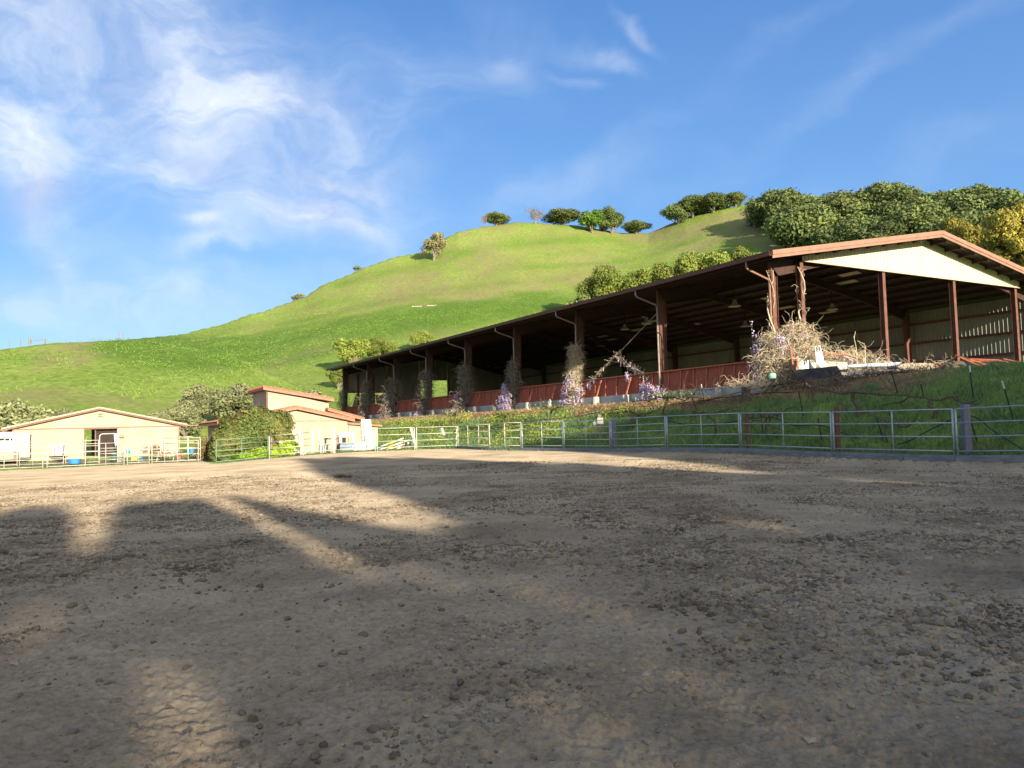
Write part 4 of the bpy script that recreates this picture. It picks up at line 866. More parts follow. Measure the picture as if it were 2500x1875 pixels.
# ------------------------------------------------------------ low cream stable on the left
def stable():
    Z=np.array([0,0,1.]); D=12.; u1=float((AT(243,1100,66.)-OB)@UD); f=lambda px,py,d=0:WL(px,py,u1+d)
    gz=TZ(-36,64)-.6; AX=(VD,UD,Z)
    g=lambda P,z=None:np.array([P[0],P[1],gz if z is None else z])
    t=thing('stable','low cream stable with wide shallow gable and open sliding door','stable',(f(243,1100)[0],f(243,1100)[1],gz+.6))
    L=f(31,1045);Rr=f(437,1037);pk=f(243,1001);a_=f(206,1048);b_=f(286,1048); zt=a_[2]
    up=lambda P,Q,X:X+0*Z
    la=np.array([a_[0],a_[1],L[2]+(pk[2]-L[2])*((a_-L)@VD)/((pk-L)@VD)]); rb=np.array([b_[0],b_[1],Rr[2]+(pk[2]-Rr[2])*((Rr-b_)@VD)/((Rr-pk)@VD)])
    w=MB(); th=UD*.2
    w.prism([g(L),g(a_),la,L],th); w.prism([g(b_),g(Rr),Rr,rb],th); w.prism([g(a_,zt),g(b_,zt),rb,pk,la],th)
    w.prism([g(Rr)-VD*.2+th,g(Rr)+th,Rr+th,Rr-VD*.2+th],UD*D); w.prism([g(L)+th,g(L)+VD*.2+th,L+VD*.2+th,L+th],UD*D)
    w.obj('wall',M['stucco'],t)
    wd=(b_-a_)@VD; xs=a_+VD*wd*.335
    i=MB(); i.prism([g(xs)+UD*.6,g(b_)+UD*.6+VD,g(b_,zt+.3)+UD*.6+VD,g(xs,zt+.3)+UD*.6],UD*(D-.8)); i.obj('dark_interior_block',M['dark'],t)  # solid near-black fill: the doorway's interior shade put into its colour
    fr=MB(); fr.box(g((a_+b_)/2,zt+.04)-UD*.03,(wd/2+.1,.05,.06),AX); fr.box(g(a_,(gz+zt)/2)-UD*.03,(.05,.04,(zt-gz)/2),AX); fr.box(g(xs,(gz+zt)/2)+UD*.3,(.04,.04,(zt-gz)/2),AX); fr.obj('door_frame',M['trim'],t)
    for sg,P in ((-1,a_),(1,b_)): MB().box(g(P,(gz+zt)/2+.1)+VD*sg*2.05-UD*.06,(2.,.035,(zt-gz)/2-.1),AX).obj('sliding_door',M['stucco'],t)
    MB().box(g((a_+b_)/2,zt+.12)-UD*.09,(8.4,.05,.03),AX).obj('door_track',M['tilefas'],t)
    for A,B in ((L-VD*.75-Z*.10,pk+Z*.14),(pk+Z*.14,Rr+VD*.65-Z*.06)):
        MB().prism([A-UD*.5,B-UD*.5,B-UD*.5+Z*.12,A-UD*.5+Z*.12],UD*(D+1)).obj('roof',M['trimpale'],t)
        MB().prism([A-UD*.45-Z*.15,B-UD*.45-Z*.15,B-UD*.45-Z*.004,A-UD*.45-Z*.004],UD*.1).obj('rake_trim',M['trim'],t)
    c=MB()
    for P in (L+VD*.05,Rr-VD*.05): c.box(g(P,(gz+L[2])/2)-UD*.03,(.07,.04,(L[2]-gz)/2-.1),AX)
    c.obj('corner_trim',M['fascia'],t)
    for px in (109,163,330,375): MB().box(g(f(px,1070),(gz+L[2])/2)-UD*.1,(.012,.01,(L[2]-gz)/2-.2),AX).obj('panel_joint',M['trimpale'],t)
    q=f(245,1014); l=thing('flood_light','small double floodlight high under the stable gable','lamp',q); m=MB(); m.box(q-UD*.12-Z*.05,(.2,.1,.06),AX)
    for sg in (-1,1): m.lathe(q-UD*.15+VD*.1*sg+Z*.05,[(.02,.1),(.05,.1),(.09,0),(.02,0)],8)
    m.obj('lamp_head',M['grey'],l); MB().box(q-UD*.04+Z*.05,(.05,.04,.12),AX).obj('bracket',M['trim'],l)
    q=f(297,1068); l=thing('wall_bell','grey bell shaped lamp hanging right of the stable doorway','lamp',q); MB().lathe(q-UD*.25,[(.02,.0),(.2,0),(.19,.06),(.12,.17),(.05,.22),(.02,.3)],12).obj('lamp_shade',M['grey'],l); MB().tube([q-UD*.25+Z*.28,q-UD*.25+Z*.42,q+Z*.42],.015,5).obj('bracket',M['trim'],l)
stable()
# ------------------------------------------------------------ tiled stable in the middle
def tiled():
    Z=np.array([0,0,1.]); base=AT(850,1090,62.); u1=float((base-OB)@UD); u1c=u1+.6
    W=lambda px,py,du=0:WL(px,py,u1+du)
    gz=TZ(base[0]-4,base[1])-.5
    t=thing('tiled_stable','cream building with clay tiled low roof and raised clerestory','stable',(base[0]-4,base[1]-2,gz+.5))
    g=lambda P:np.array([P[0],P[1],gz])
    pk=W(722,1000); re_=W(862,1029); le=W(545,1033); rw=W(850,1027); lw=W(552,1033)
    w=MB(); L=8.5
    w.prism([g(lw),g(rw),rw,pk-Z*.05,lw],UD*L); w.obj('wall',M['stucco2'],t)
    def slab(a,b,depth,th,name,m,tiles=True,over=.5,both=True):
        a=a-UD*over;b=b-UD*over; mb=MB(); mb.prism([a,b,b+Z*th,a+Z*th],UD*(depth+2*over)); mb.obj(name,m,t)
        if tiles:
            q=MB(); d=b-a; ln=np.linalg.norm(d); dn=d/ln; n=int((depth+2*over)/.28); nr=max(2,int(ln/.45))
            for i in range(n):
                for j in range(nr):
                    s=a+Z*(th+.0)+UD*(.14+.28*i)+dn*(ln*j/nr); e=a+Z*(th+.0)+UD*(.14+.28*i)+dn*(ln*(j+1)/nr)
                    q.tube([s+Z*.06,e+Z*.02],[.10,.12],5,cap=(i==0))
            q.obj('clay_tiles',M['tile'],t)
    slab(pk+Z*.0,W(528,1038),L,.16,'roof',M['tilefas']); slab(pk+Z*.0,re_-Z*.02,L,.16,'roof',M['tilefas'])
    # clerestory set back along the ridge, single pitch falling to the right
    du=2.2; cl=W(640+12,1000,du); 
    A=W(652,952,du);B=W(803,985,du); c=MB(); c.prism([A*[1,1,0]+Z*(pk[2]-1.2),B*[1,1,0]+Z*(pk[2]-1.2),B,A],UD*5.2); c.obj('clerestory_wall',M['stucco2'],t)
    a=W(640,952,du);b=W(812,981,du); slab(a+Z*.0,b,5.2,.2,'clerestory_roof',M['tilefas'],over=.45)
    m=MB(); m.beam(A-UD*.06-VD*.02-Z*1.6,A-UD*.06-VD*.02,.1,.1); m.obj('downpipe',M['trim'],t)
    # lower roofs and wing on the right
    a=W(800,1003,1.5);b=W(890,1027,1.5); slab(a,b,6,.14,'side_roof',M['tilefas'],over=.1)
    a=W(846,1036,.2);b=W(930,1042,.2); q=MB(); q.prism([g(a),g(W(922,1042,.2)),W(922,1042,.2),a],UD*6); q.obj('wing_wall',M['stucco2'],t)
    slab(a,b,6,.14,'wing_roof',M['tilefas'],tiles=False,over=.35)
    m=MB(); m.beam(g(rw)-UD*.03,rw-UD*.03-Z*.1,.03,.03); m.beam(W(720,1028,-.03),W(845,1027,-.03),.02,.03); m.obj('panel_joint',M['trim'],t)
tiled()
def ivy():
    rg=np.random.default_rng(77); c=gpt(PX(640,54.5)); t=thing('ivy_bush','big rounded ivy bush swallowing the corner of the tiled stable','bush',c)
    Q=[];Q2=[]
    for px,py,w,h,n,dy in ((600,1062,78,60,9000,0),(652,1050,70,58,9000,.6),(562,1085,46,48,5000,-.6),(632,1030,58,36,4500,.8),(690,1085,28,40,3000,0),(548,1105,30,30,2500,-1)):
        c0=AT(px,py,54.5+dy); s=54.5/F; d=N3(rg.normal(size=(n,3))); d[:,1]=-np.abs(d[:,1])*1.0+.25*rg.random(n)
        q=(.82+.22*rg.random(n))*(1+.12*np.sin(7*d[:,0]+5*d[:,2]+px)); P=c0+d*q[:,None]*np.array([w*s,1.5,h*s])*.95; P=P[P[:,2]>c[2]-.1]
        dd=d[:len(P)]; Q.append(leaves(P,P-c0,.10,rg))
    for px,py,w,h,n in ((660,1108,52,17,3500),(705,1098,28,22,2200),(620,1115,50,10,1800)):
        c0=AT(px,py,53.3); s=53.3/F; d=N3(rg.normal(size=(n,3))); d[:,1]=-np.abs(d[:,1]); P=c0+d*(.8+.25*rg.random((n,1)))*np.array([w*s,.9,h*s]); P=P[P[:,2]>c[2]-.1]; Q2.append(leaves(P,P-c0,.10,rg))
    MB().quads(np.concatenate(Q)).obj('foliage',M['ivy'],t); MB().quads(np.concatenate(Q2)).obj('new_growth',M['ivyl'],t)
    m=MB(); 
    for k in range(12): m.tube([c+[rg.normal()*.8,.3,0],c+[rg.normal()*1.2,.4,.9],c+[rg.normal()*1.8,.3,1.8]],[.05,.04,.02],5)
    m.obj('stems',M['vine'],t)
    c=gpt(PX(503,57)); t=thing('dry_bush','dark brown weedy bush at the end wall of the tiled stable','bush',c); P=c+rg.normal(size=(2500,3))*np.array([.35,.35,.4])+[0,0,.7]; P=P[P[:,2]>c[2]]
    MB().quads(leaves(P,rg.normal(size=P.shape),.07,rg)).obj('foliage',mat('brown_weed',(.16,.11,.05),(.22,.16,.07),2,.9,island=.3),t)
ivy()
# ------------------------------------------------------------ yard clutter
def bucket(name,px,Y,r,h,m,l,cat,dz=0,taper=.8,py=None,handle=True):
    P=gpt(PX(px,Y),dz) if py is None else AT(px,py,Y)
    t=thing(name,l,cat,P); MB().lathe(P,[(.01,0),(r*taper,0),(r,h),(r*1.06,h),(r*1.06,h-.02),(r*.97,h-.02),(r*taper*.95,.02),(.01,.02)],16).obj('tub',M[m],t,smooth=False)
    if handle: MB().tube([P+[r*math.cos(a),0,h+ r*.9*math.sin(a)] for a in np.linspace(0,np.pi,9)],.008,5).obj('handle',M['grey'],t)
    return t
bucket('feed_tub',182,55.5,.42,.36,'blue','round sky blue feed tub on the yard behind the rails','tub',.1,handle=False)
bucket('bucket',468,55.,.17,.34,'blue','deep blue bucket hung on the yard fence corner','bucket',py=1107)
bucket('bucket',313,56.5,.16,.38,'teal','teal bucket on the fence by the grey bin','bucket',py=1109)
bucket('trash_bin',279,59,.28,.75,'grn','dark green bin inside the stable doorway','bin',taper=.85)
bucket('trash_bin',294,59,.24,.7,'grey','grey ribbed bin right of the stable doorway','bin',taper=.85)
bucket('bucket',402,57,.2,.3,'red','red bucket under the picnic table','bucket',.35)
bucket('bucket',436,57.5,.22,.34,'red','red feed bucket right of the picnic table','bucket',.2)
bucket('bucket',717,52.9,.20,.38,'black','black bucket resting on the fallen white jump standard','bucket',py=1098)
def yard():
    Z=np.array([0,0,1.])
    # blanket over the rear rail and barrow
    a=AT(130,1088,56.8); s=56.8/F
    t=MB(); 
    n=14; X=np.linspace(0,27*s,n); pts=[]
    for k,x in enumerate(X): 
        wv=.05*math.sin(k*1.3); low=22*s*(1+.12*math.sin(k*.7)); pts.append((a+[x,-.06+wv*.6,0],a+[x,-.10+wv,-low]))
    q=[[pts[k][1],pts[k+1][1],pts[k+1][0],pts[k][0]] for k in range(n-1)]+[[pts[k+1][1]+[0,.03,0],pts[k][1]+[0,.03,0],pts[k][0]+[0,.2,0],pts[k+1][0]+[0,.2,0]] for k in range(n-1)]+[[pts[k][0],pts[k+1][0],pts[k+1][0]+[0,.2,0],pts[k][0]+[0,.2,0]] for k in range(n-1)]
    t.quads(q); t.obj('horse_blanket',M['plaid'],label='purple and white plaid horse blanket hung over the yard rail',cat='blanket')
    w=gpt(PX(142,57.6)); t=thing('wheelbarrow','dark wheelbarrow under the plaid blanket','wheelbarrow',w)
    MB().add([w+[-.6,-.3,.62],w+[.55,-.3,.62],w+[.35,-.2,.2],w+[-.1,-.2,.2],w+[-.6,.3,.62],w+[.55,.3,.62],w+[.35,.2,.2],w+[-.1,.2,.2]],[(3,2,1,0),(4,5,6,7),(7,6,2,3),(0,4,7,3),(1,2,6,5)]).obj('tray',M['black'],t)
    MB().lathe(w+[.5,-.06,.2],[(.02,0),(.2,0),(.2,.12),(.02,.12)],14,ax=((1,0,0),(0,0,1),(0,1,0))).obj('wheel',M['tyre'],t)
    for q in (-.25,.25): MB().tube([w+[.5,q*.3,.2],w+[-.1,q,.28],w+[-.9,q,.6]],.02,5).obj('handle',M['wood'],t)
    # grey hoop chair / horse wreath is a dried bush
    rg=np.random.default_rng(8); c=gpt(PX(378,60)); t=thing('dry_shrub','dried wiry shrub against the pale stable wall','bush',c); mb=MB()
    tangle(mb,rg,170,lambda g:c+[g.normal()*.45,g.normal()*.2,.5+.4*g.random()],1,.8,.014,.1); mb.obj('branches',M['brush'],t)
    # picnic table
    c=gpt(PX(412,57.3)); t=thing('picnic_table','pale wooden picnic table in the stable yard','table',c)
    for y in (-.25,0,.25): MB().box(c+[0,y,.74],(.9,.11,.02)).obj('tabletop_board',M['paleg'],t)
    for y in (-.75,.75): MB().box(c+[0,y,.43],(.9,.13,.02)).obj('seat',M['paleg'],t)
    for x in (-.6,.6):
        for y in (-1,1): MB().beam(c+[x,y*.7,0],c+[x,y*.25,.72],.04,.09).obj('leg',M['paleg'],t)
    # yellow and blue blocks
    MB().box(gpt(PX(333,60),.15),(.3,.2,.13)).obj('feed_box',M['yellow'],label='small yellow box on the yard floor by the wall',cat='box')
    MB().box(gpt(PX(345,60),.12),(.22,.2,.1)).obj('feed_box',M['blue'],label='small blue box beside the yellow box',cat='box')
    # horse with pale coat looking out is only a pale hanging rug at the door edge
    p=AT(281,1065,64.6); m=MB(); m.prism([p+[-.12,0,.2],p+[.08,0,.25],p+[.14,0,-.3],p+[.1,0,-.8],p+[0,0,-.9],p+[-.08,0,-.4]],(0,.12,0)); m.obj('hanging_rug',M['plaid'],label='pale rug hanging at the right side of the stable doorway',cat='rug')
    # white trailer at the left edge
    P=AT(-10,1118,60.); t=thing('horse_trailer','white horse trailer with a strip of dark windows at the left edge','trailer',P)
    g=TZ(P[0],P[1]); z1=AT(0,1057,60)[2]; x1=AT(28,1080,60)[0]; x0=x1-5.5
    b=MB(); b.box(((x0+x1)/2,61.2,(g+.45+z1)/2),((x1-x0)/2,1.1,(z1-g-.45)/2)); b.box(((x0+x1)/2,61.2,z1+.03),((x1-x0)/2+.04,1.14,.028)); b.obj('body',M['trailer'],t)
    for k,(a_,c_) in enumerate(((-12,8),(11,21),(24,28))): q0=AT(a_,1075,60);q1=AT(c_,1071,60); MB().box(((q0[0]+q1[0])/2,60.09,(q0[2]+q1[2])/2),(abs(q1[0]-q0[0])/2,.015,.09)).obj('window',M['glass'],t)
    for z in (1066,1088,1097): MB().box(((x0+x1)/2,60.085,AT(10,z,60)[2]),((x1-x0)/2,.012,.025)).obj('trim_strip',M['grey'],t)
    for x in (x1-1.4,x1-2.4): MB().lathe((x,60.0,g+.36),[(.02,0),(.2,.01),(.34,0),(.36,.06),(.36,.2),(.02,.2)],18,ax=((1,0,0),(0,0,1),(0,1,0))).obj('wheel',M['tyre'],t)
    MB().box(AT(22,1117,60)+[0,0,.15],(.55,.3,.3)).obj('crate',M['stucco2'],label='low tan crate beside the white trailer',cat='crate')
    # weeds at the stable wall
    for px,l in ((92,'green weed tuft at the stable wall right of the trailer'),(118,'green weed tuft by the fence double post')):
        c=gpt(PX(px,65.6)); P=c+rg.normal(size=(260,3))*[.3,.1,.18]+[0,0,.25]; MB().quads(leaves(P,rg.normal(size=P.shape),.09,rg)).obj('weed_tuft',M['ivy'],label=l,cat='weed')
    # things stored in front of the tiled stable
    Yb=54.
    def post(px,y0,y1,l,lean=0,w=.075,Y=Yb):
        a=AT(px,y1,Y); b=AT(px+lean,y0,Y+.5); a[2]=min(a[2],TZ(a[0],a[1])+.05); o=thing('jump_standard',l,'jump standard',a,'white jump posts at the tiled stable')
        m=MB(); m.beam(a,b,w*2,w*2); m.obj('post',M['white'],o)
        for f in (.35,.6): c=a+(b-a)*f; MB().box(c-[0,w+.01,0],(w*1.05,.012,.012)).obj('band',M['grey'],o)
        MB().box(a+[0,0,.06],(.3,.05,.06)).obj('foot',M['white'],o)
    post(736,1052,1112,'leaning white jump post left of the row',-6)
    post(764,1052,1108,'upright white jump post second in the row')
    post(781,1048,1108,'upright white jump post third in the row')
    post(816,1047,1112,'tall white jump post at the rail joint',0,.07,51.6)
    # goal like white frame
    a=AT(832,1106,Yb);b=AT(864,1106,Yb); t=thing('jump_gate','white wooden frame like a small doorway against the stable','frame',a); h=AT(832,1054,Yb)[2]-a[2]
    for P in (a,b): MB().box(P+[0,0,h/2],(.10,.06,h/2)).obj('upright',M['white'],t)
    MB().box((a+b)/2+[0,-.005,h-.2],(np.linalg.norm(b-a)/2-.1,.05,.19)).obj('header',M['white'],t)
    # fallen standard
    a=AT(684,1078,53);b=AT(745,1110,52.6); t=thing('jump_standard','fallen white jump standard lying slanted below the bush','jump standard',b,'white jump posts at the tiled stable'); MB().beam(a,b,.3,.12).obj('post',M['white'],t)
    MB().beam(AT(740,1112,52.6),AT(752,1094,52.8),.1,.08).obj('foot',M['white'],t)
    # leaning big board with its prop
    a=[AT(886,1100,55),AT(914,1100,55),AT(905,1024,56.2),AT(882,1024,56.2)]; t=thing('leaning_board','tall white sheet board leaning on the stable wing','board',a[0]); MB().prism(a,(-.05,.08,0)).obj('board',M['white'],t)
    MB().beam(AT(893,1096,54.9),AT(886,1028,56.1),.03,.03).obj('batten',M['trim'],t)
    MB().beam(AT(889,1099,55.1),AT(882,1030,56.2),.22,.05).obj('wood_plank',M['wood'],label='dark brown plank leaning behind the tall white board',cat='plank')
    # timber rack
    t=thing('timber_rack','weathered brown timber rack among the white jump parts','rack',AT(795,1105,54))
    for p,q,w_ in (((794,1068),(795,1104),.14),((824,1062),(824,1102),.16),((790,1070),(824,1074),.12),((792,1098),(826,1098),.1)): MB().beam(AT(*p,53.8+w_),AT(*q,53.8+w_),w_*1.6,.1).obj('timber',M['wood'],t)
    # scattered white jump cups / boxes: heap
    for k,(p,q,w_,l) in enumerate((((786,1102),(806,1080),.2,'slanted white plank in front of the brown timber rack'),((794,1112),(818,1095),.22,'short white plank fallen across the heap'),((784,1108),(812,1106),.16,'white plank lying flat at the heap foot'),((668,1117),(732,1116),.1,'white pole lying under the fence rail'))):
        MB().beam(AT(*p,53.3-.1*k),AT(*q,53.6-.1*k),w_,.06).obj('white_plank',M['white'],label=l,cat='plank')
    for px,w_,l in ((790,.26,'white box block under the timber rack'),(875,.55,'low white jump box right of the cart')):
        c=gpt(PX(px,53.4)); MB().prism([c+[-w_,0,0],c+[w_,0,0],c+[w_,0,.42],c+[w_*.8,0,.55],c+[-w_*.8,0,.55],c+[-w_,0,.42]],(0,.35,0)).obj('jump_box',M['white'],label=l,cat='jump box')
    c=gpt(PX(842,53.2)); t=thing('barrel','grey blue barrel lying on its side before the white frame','barrel',c); ax=((0,1,0),(0,0,1),(1,0,0))
    MB().lathe(c+[-.35,0,.3],[(.01,0),(.28,0),(.3,.03),(.3,.95),(.28,1.0),(.01,1.0)],18,ax=ax).obj('body',M['sheet'],t); MB().lathe(c+[-.37,0,.3],[(.24,0),(.31,0),(.31,.1),(.24,.1)],18,ax=ax).obj('hoop',M['black'],t)
    # striped jump poles leaning low on a trestle
    cols=[M['white'],M['red'],M['teal'],M['white'],M['yellow'],M['white']]
    for k,(p,q,l) in enumerate((((870,1112),(985,1070),'striped jump pole lying uppermost on the trestle'),((878,1114),(1000,1074),'striped jump pole in the middle of the stack'),((890,1114),(1006,1079),'white jump pole lowest in the stack'),((925,1112),(1004,1084),'short white and red jump pole under the stack'))):
        a=AT(*p,53.2+.2*k);b=AT(*q,54.2+.2*k); t=thing('jump_pole',l,'jump pole',a,'jump poles stacked behind the fence')
        seg=6
        for j in range(seg): MB().tube([a+(b-a)*j/seg,a+(b-a)*(j+1)/seg],.055,8).obj('stripe',cols[(j+k)%6] if k!=2 else M['white'],t,smooth=True)
    for px,y0,y1,ln,l in ((1003,1044,1098,14,'leaning white post at the top of the jump poles'),(1078,1046,1064,6,'short white stake on the bank')):
        MB().beam(AT(px,y0,54),AT(px+ln,y1,53.8),.16,.12).obj('white_stake',M['white'],label=l,cat='post')
    MB().beam(AT(992,1080,54.3),AT(1002,1100,54),.1,.1).obj('trestle_leg',M['wood'],label='brown trestle leg under the jump poles',cat='trestle')
yard()
# ------------------------------------------------------------ vineyard bank between fence and shed
def bank():
    rg=np.random.default_rng(41); Z=np.array([0,0,1.])
    def base(px,py): P=HIT(px,py); return P if P is not None else AT(px,py,36)
    # old vines: trunk plus twisted arms along the wires
    vines=[(2095,1018,955,1.6,'thick gnarled vine trunk left of centre behind the double fence',.10),(2276,1022,990,1.2,'slim vine trunk leaning left below the log pile',.06),(1985,985,930,1.,'vine hung with dry tendrils below the black sheet',.05),
           (1878,1075,1020,1.0,'crooked vine low behind the first red post',.05),(1742,1070,1010,1.0,'dark vine behind the first fence gate',.06),(1625,1020,970,1.6,'vine on the sunlit bank edge left of the stump',.07),
           (1545,1045,1005,1.4,'gnarled vine above the fence in the bright grass',.07),(1345,1040,1000,1.6,'dark twisted vine on the bright bank below the straw wisteria',.07),(1890,1078,1045,.8,'small forked vine beside the crooked vine',.04),
           (1235,1052,1015,1.3,'vine on the sunlit bank under the violet wisteria',.06),(1110,1048,1012,1.4,'vine on the leafy bank below the brown thicket',.06),(2165,1085,1030,.9,'thin vine behind the wide galvanised panel',.04),(1700,1012,965,1.,'vine with pale stakes at the edge of the shade',.05)]
    for px,py,pt,arm,l,r in vines:
        P=base(px,py); D=P[1]; h=max(.7,(py-pt)/F*D); t=thing('grape_vine',l,'grape vine',P,'old grape vines on the bank')
        a=P+Z*h+np.array([rg.normal()*.15,0,0]); pts=[P-Z*.2,P+Z*h*.35+rg.normal(size=3)*.08,P+Z*h*.7+rg.normal(size=3)*.09,a]
        MB().tube(pts,[r*1.25,r,r*.85,r*.9],7).obj('trunk',M['vine'],t)
        m=MB()
        for sgn in (-1,1):
            d=-UD*sgn; q=a.copy(); line=[q]
            for k in range(6): q=q+d*arm*.28+rg.normal(size=3)*.09+Z*(.06 if k<2 else 0); line.append(q)
            m.tube(line,np.linspace(r*.6,.02,7),5)
            for k in range(9):
                s=line[rg.integers(1,7)]; e=N3(rg.normal(size=3)+[0,0,.5])*(.25+.5*rg.random()); m.tube([s,s+e*.5+rg.normal(size=3)*.06,s+e],[.016,.012,.006],4,cap=False)
        m.obj('arms',M['vine'],t)
        if 1000<px<1640:
            Pq=np.array([a+UD*rg.normal()*arm*.8+rg.normal(size=3)*.14+Z*.1 for _ in range(220)]); MB().quads(leaves(Pq,rg.normal(size=Pq.shape),.07,rg)).obj('young_leaves',M['lime'],t)
    # thin trellis stakes
    st=[((2367,893),(2377,973),'dark metal stake standing out against the flatbed wheel'),((2446,930),(2478,1028),'leaning metal stake high in the right grass'),((2359,993),(2391,1085),'black capped stake behind the purple grey post'),
        ((2248,938),(2258,975),'short stake at the foot of the log pile'),((2174,905),(2196,962),'stake before the brushwood pile'),((1997,1020),(2008,1078),'dark stake behind the second red post'),((1712,938),(1720,982),'pale topped stake before the concrete footing'),
        ((1950,955),(1962,1015),'thin stake below the black sheet'),((1468,905),(1475,985),'thin pale stake on the sunlit bank'),((1288,995),(1305,1025),'short white leaning stake under the straw wisteria'),((1342,975),(1362,1010),'white leaning stake by the concrete pier'),((1818,955),(1824,972),'white topped short stake by the stump'),
        ((1855,1000),(1865,1060),'slim stake in the shade behind the first red post'),((2140,1020),(2160,1075),'slanted stake behind the wide panel')]
    for (x0,y0),(x1,y1),l in st:
        P=base(x1,y1); tp=AT(x0,y0,P[1]+.2); t=thing('trellis_stake',l,'stake',P,'trellis stakes on the bank'); MB().tube([P-Z*.2,P+(tp-P)*.8],.024,5).obj('stake',M['black'],t); MB().tube([P+(tp-P)*.8,tp],.026,5).obj('painted_tip',M['white'] if 'pale' in l or 'white' in l or 'stake standing' in l or 'leaning metal' in l else M['black'],t)
    # irrigation hoses, sagging between the vines
    def hose(l,pts,r=.02):
        P=[]
        for px,py,Y in pts: P.append(AT(px,py,Y))
        P=np.array(P); n=len(P); k=np.linspace(0,n-1,(n-1)*6+1); i=np.minimum(k.astype(int),n-2); f=(k-i)[:,None]
        a=P[np.maximum(i-1,0)];b=P[i];c=P[i+1];d=P[np.minimum(i+2,n-1)]
        C=.5*((2*b)+(-a+c)*f+(2*a-5*b+4*c-d)*f*f+(-a+3*b-3*c+d)*f**3)
        MB().tube(C,r,5).obj('irrigation_hose',M['hose'],smooth=True,label=l,cat='hose',group='black hoses strung along the vine rows')
    hose('highest black hose running from the letter signs to the right edge',[(1700,985,42),(1840,950,39.5),(2000,925,37.5),(2110,915,36.5),(2180,908,35.5),(2260,912,34),(2370,910,32.5),(2510,903,31)])
    hose('middle black hose sagging below the log pile',[(1620,990,44),(1790,968,40),(1900,958,38),(2075,962,35.5),(2180,955,34),(2260,944,33),(2370,949,31.5),(2450,948,30.5),(2520,957,29.5)])
    hose('low black hose drooping behind the wide panel to the double post',[(1630,1028,37),(1720,1040,35.5),(1870,1018,33.5),(1935,1038,32.5),(2000,1038,31),(2060,1058,29.5),(2130,1085,28.3),(2200,1083,27),(2270,1050,26),(2335,1020,25.3),(2380,1018,24.8),(2430,1055,24.3),(2510,1105,23.2)])
    hose('thin black hose strung across the bright grass at mid bank',[(1240,1035,49),(1320,1025,48),(1400,1018,47),(1500,1000,45.5),(1600,990,44)])
    hose('thin black hose across the leafy bank toward the jump poles',[(930,1050,57),(1020,1045,55.5),(1100,1040,54),(1200,1045,51),(1260,1035,49)])
    # weathered stump with dry hair
    P=AT(1822,978,39.); t=thing('tree_stump','dark stump with a wig of dry stems on the bank edge','stump',P); MB().lathe(P-Z*.3,[(.02,0),(.30,0),(.24,.3),(.21,.7),(.26,1.),(.02,1.02)],10).obj('stump',M['vine'],t)
    m=MB(); tangle(m,rg,120,lambda g:P+[g.normal()*.5,g.normal()*.3,.75+.1*g.random()],1,.8,.016,.0); m.obj('dry_stems',M['twig'],t)
    # upright boards with painted letters, black trough sheet, grey slab
    def slab(l,cat,name,q,Y,th,m,dy=0,up=.4,par=None):
        n=len(q); ys=[Y+up*(max(b for a,b in q)-y)/F*Y*1. for x,y in q]; pts=[AT(x,y,yy) for (x,y),yy in zip(q,ys)]
        return MB().prism(pts,(.0,th,0)).obj(name,m,label=l,cat=cat) if par is None else MB().prism(pts,(0,th,0)).obj(name,m,par)
    def letter(ch,c,ex,ez,h,par,nrm):
        W_=.62*h; k=.16*h; m=MB(); nn=nrm
        def bar(a,b): m.beam(c+ex*a[0]*W_+ez*a[1]*h+nn,c+ex*b[0]*W_+ez*b[1]*h+nn,k,.012,up=nrm)
        def arc(x,y0,y1):
            cy=(y0+y1)/2;ry=(y1-y0)/2; pts=[(x+.42*math.sin(a),cy+ry*math.cos(a)) for a in np.linspace(0,math.pi,7)]
            for p,q in zip(pts[:-1],pts[1:]): bar(p,q)
        bar((-.4,-.5),(-.4,.5))
        for y in ((.5,.02) if ch=='P' else (.5,.02,-.5)): bar((-.4,y),(.1,y))
        arc(.1,.02,.5)
        if ch=='B': arc(.12,-.5,.02)
        m.obj('letter',M['ink'],par)
    def sign(ch,l,q,Y,h,cpx):
        t=thing('letter_sign',l,'sign',AT(*q[0],Y),'dressage letter boards'); slab('','','board',q,Y,.03,M['paper'],par=t,up=.25)
        c=AT(cpx[0],cpx[1],Y+.25*(q[0][1]-cpx[1])/F*Y)+np.array([0,-.03,0]); ex=np.array([1,0,.03]) if ch=='P' else N3(np.array([1,0,-.1])); ez=np.array([-.03 if ch=='P' else .12,.22,1]); 
        letter(ch,c,N3(ex),N3(ez),h,t,np.array([0,-.012,0]))
    slab('pale concrete slab standing on edge behind the letter boards','slab','concrete_slab',[(1942,915),(2052,940),(2076,925),(2068,885),(1998,880),(1948,874)],38.6,.12,M['pier'])
    sign('B','tall narrow white board with a black letter B leaning right',[(1994,898),(2016,897),(2003,844),(1990,845)],38.2,.24,(1997,852))
    sign('P','square white board with a black letter P',[(1959,900),(1975,900),(1974,880),(1959,880)],38.,.24,(1966.5,885.5))
    slab('small blank white tilted board beside the letter P board','board','white_board',[(1981,902),(1996,901),(1993,889),(1984,888)],38,.03,M['paper'])
    slab('small white tilted board at the foot of the letter B board','board','white_board',[(1999,899),(2018,898),(2012,886),(2004,888)],37.8,.03,M['paper'])
    slab('dark grey wedge shaped offcut between the small white boards','offcut','offcut',[(1994,897),(2004,898),(1997,888),(1992,888)],37.7,.03,M['grey'])
    a=[AT(1936,904,37.6),AT(1990,901,37.5),AT(2044,893,37.3),AT(2064,930,36.6),AT(2000,932,36.8),AT(1950,925,37.)]
    MB().prism(a,(0,.06,-.02)).obj('plastic_sheet',M['black'],label='curled black plastic sheet lying below the letter boards',cat='plastic sheet')
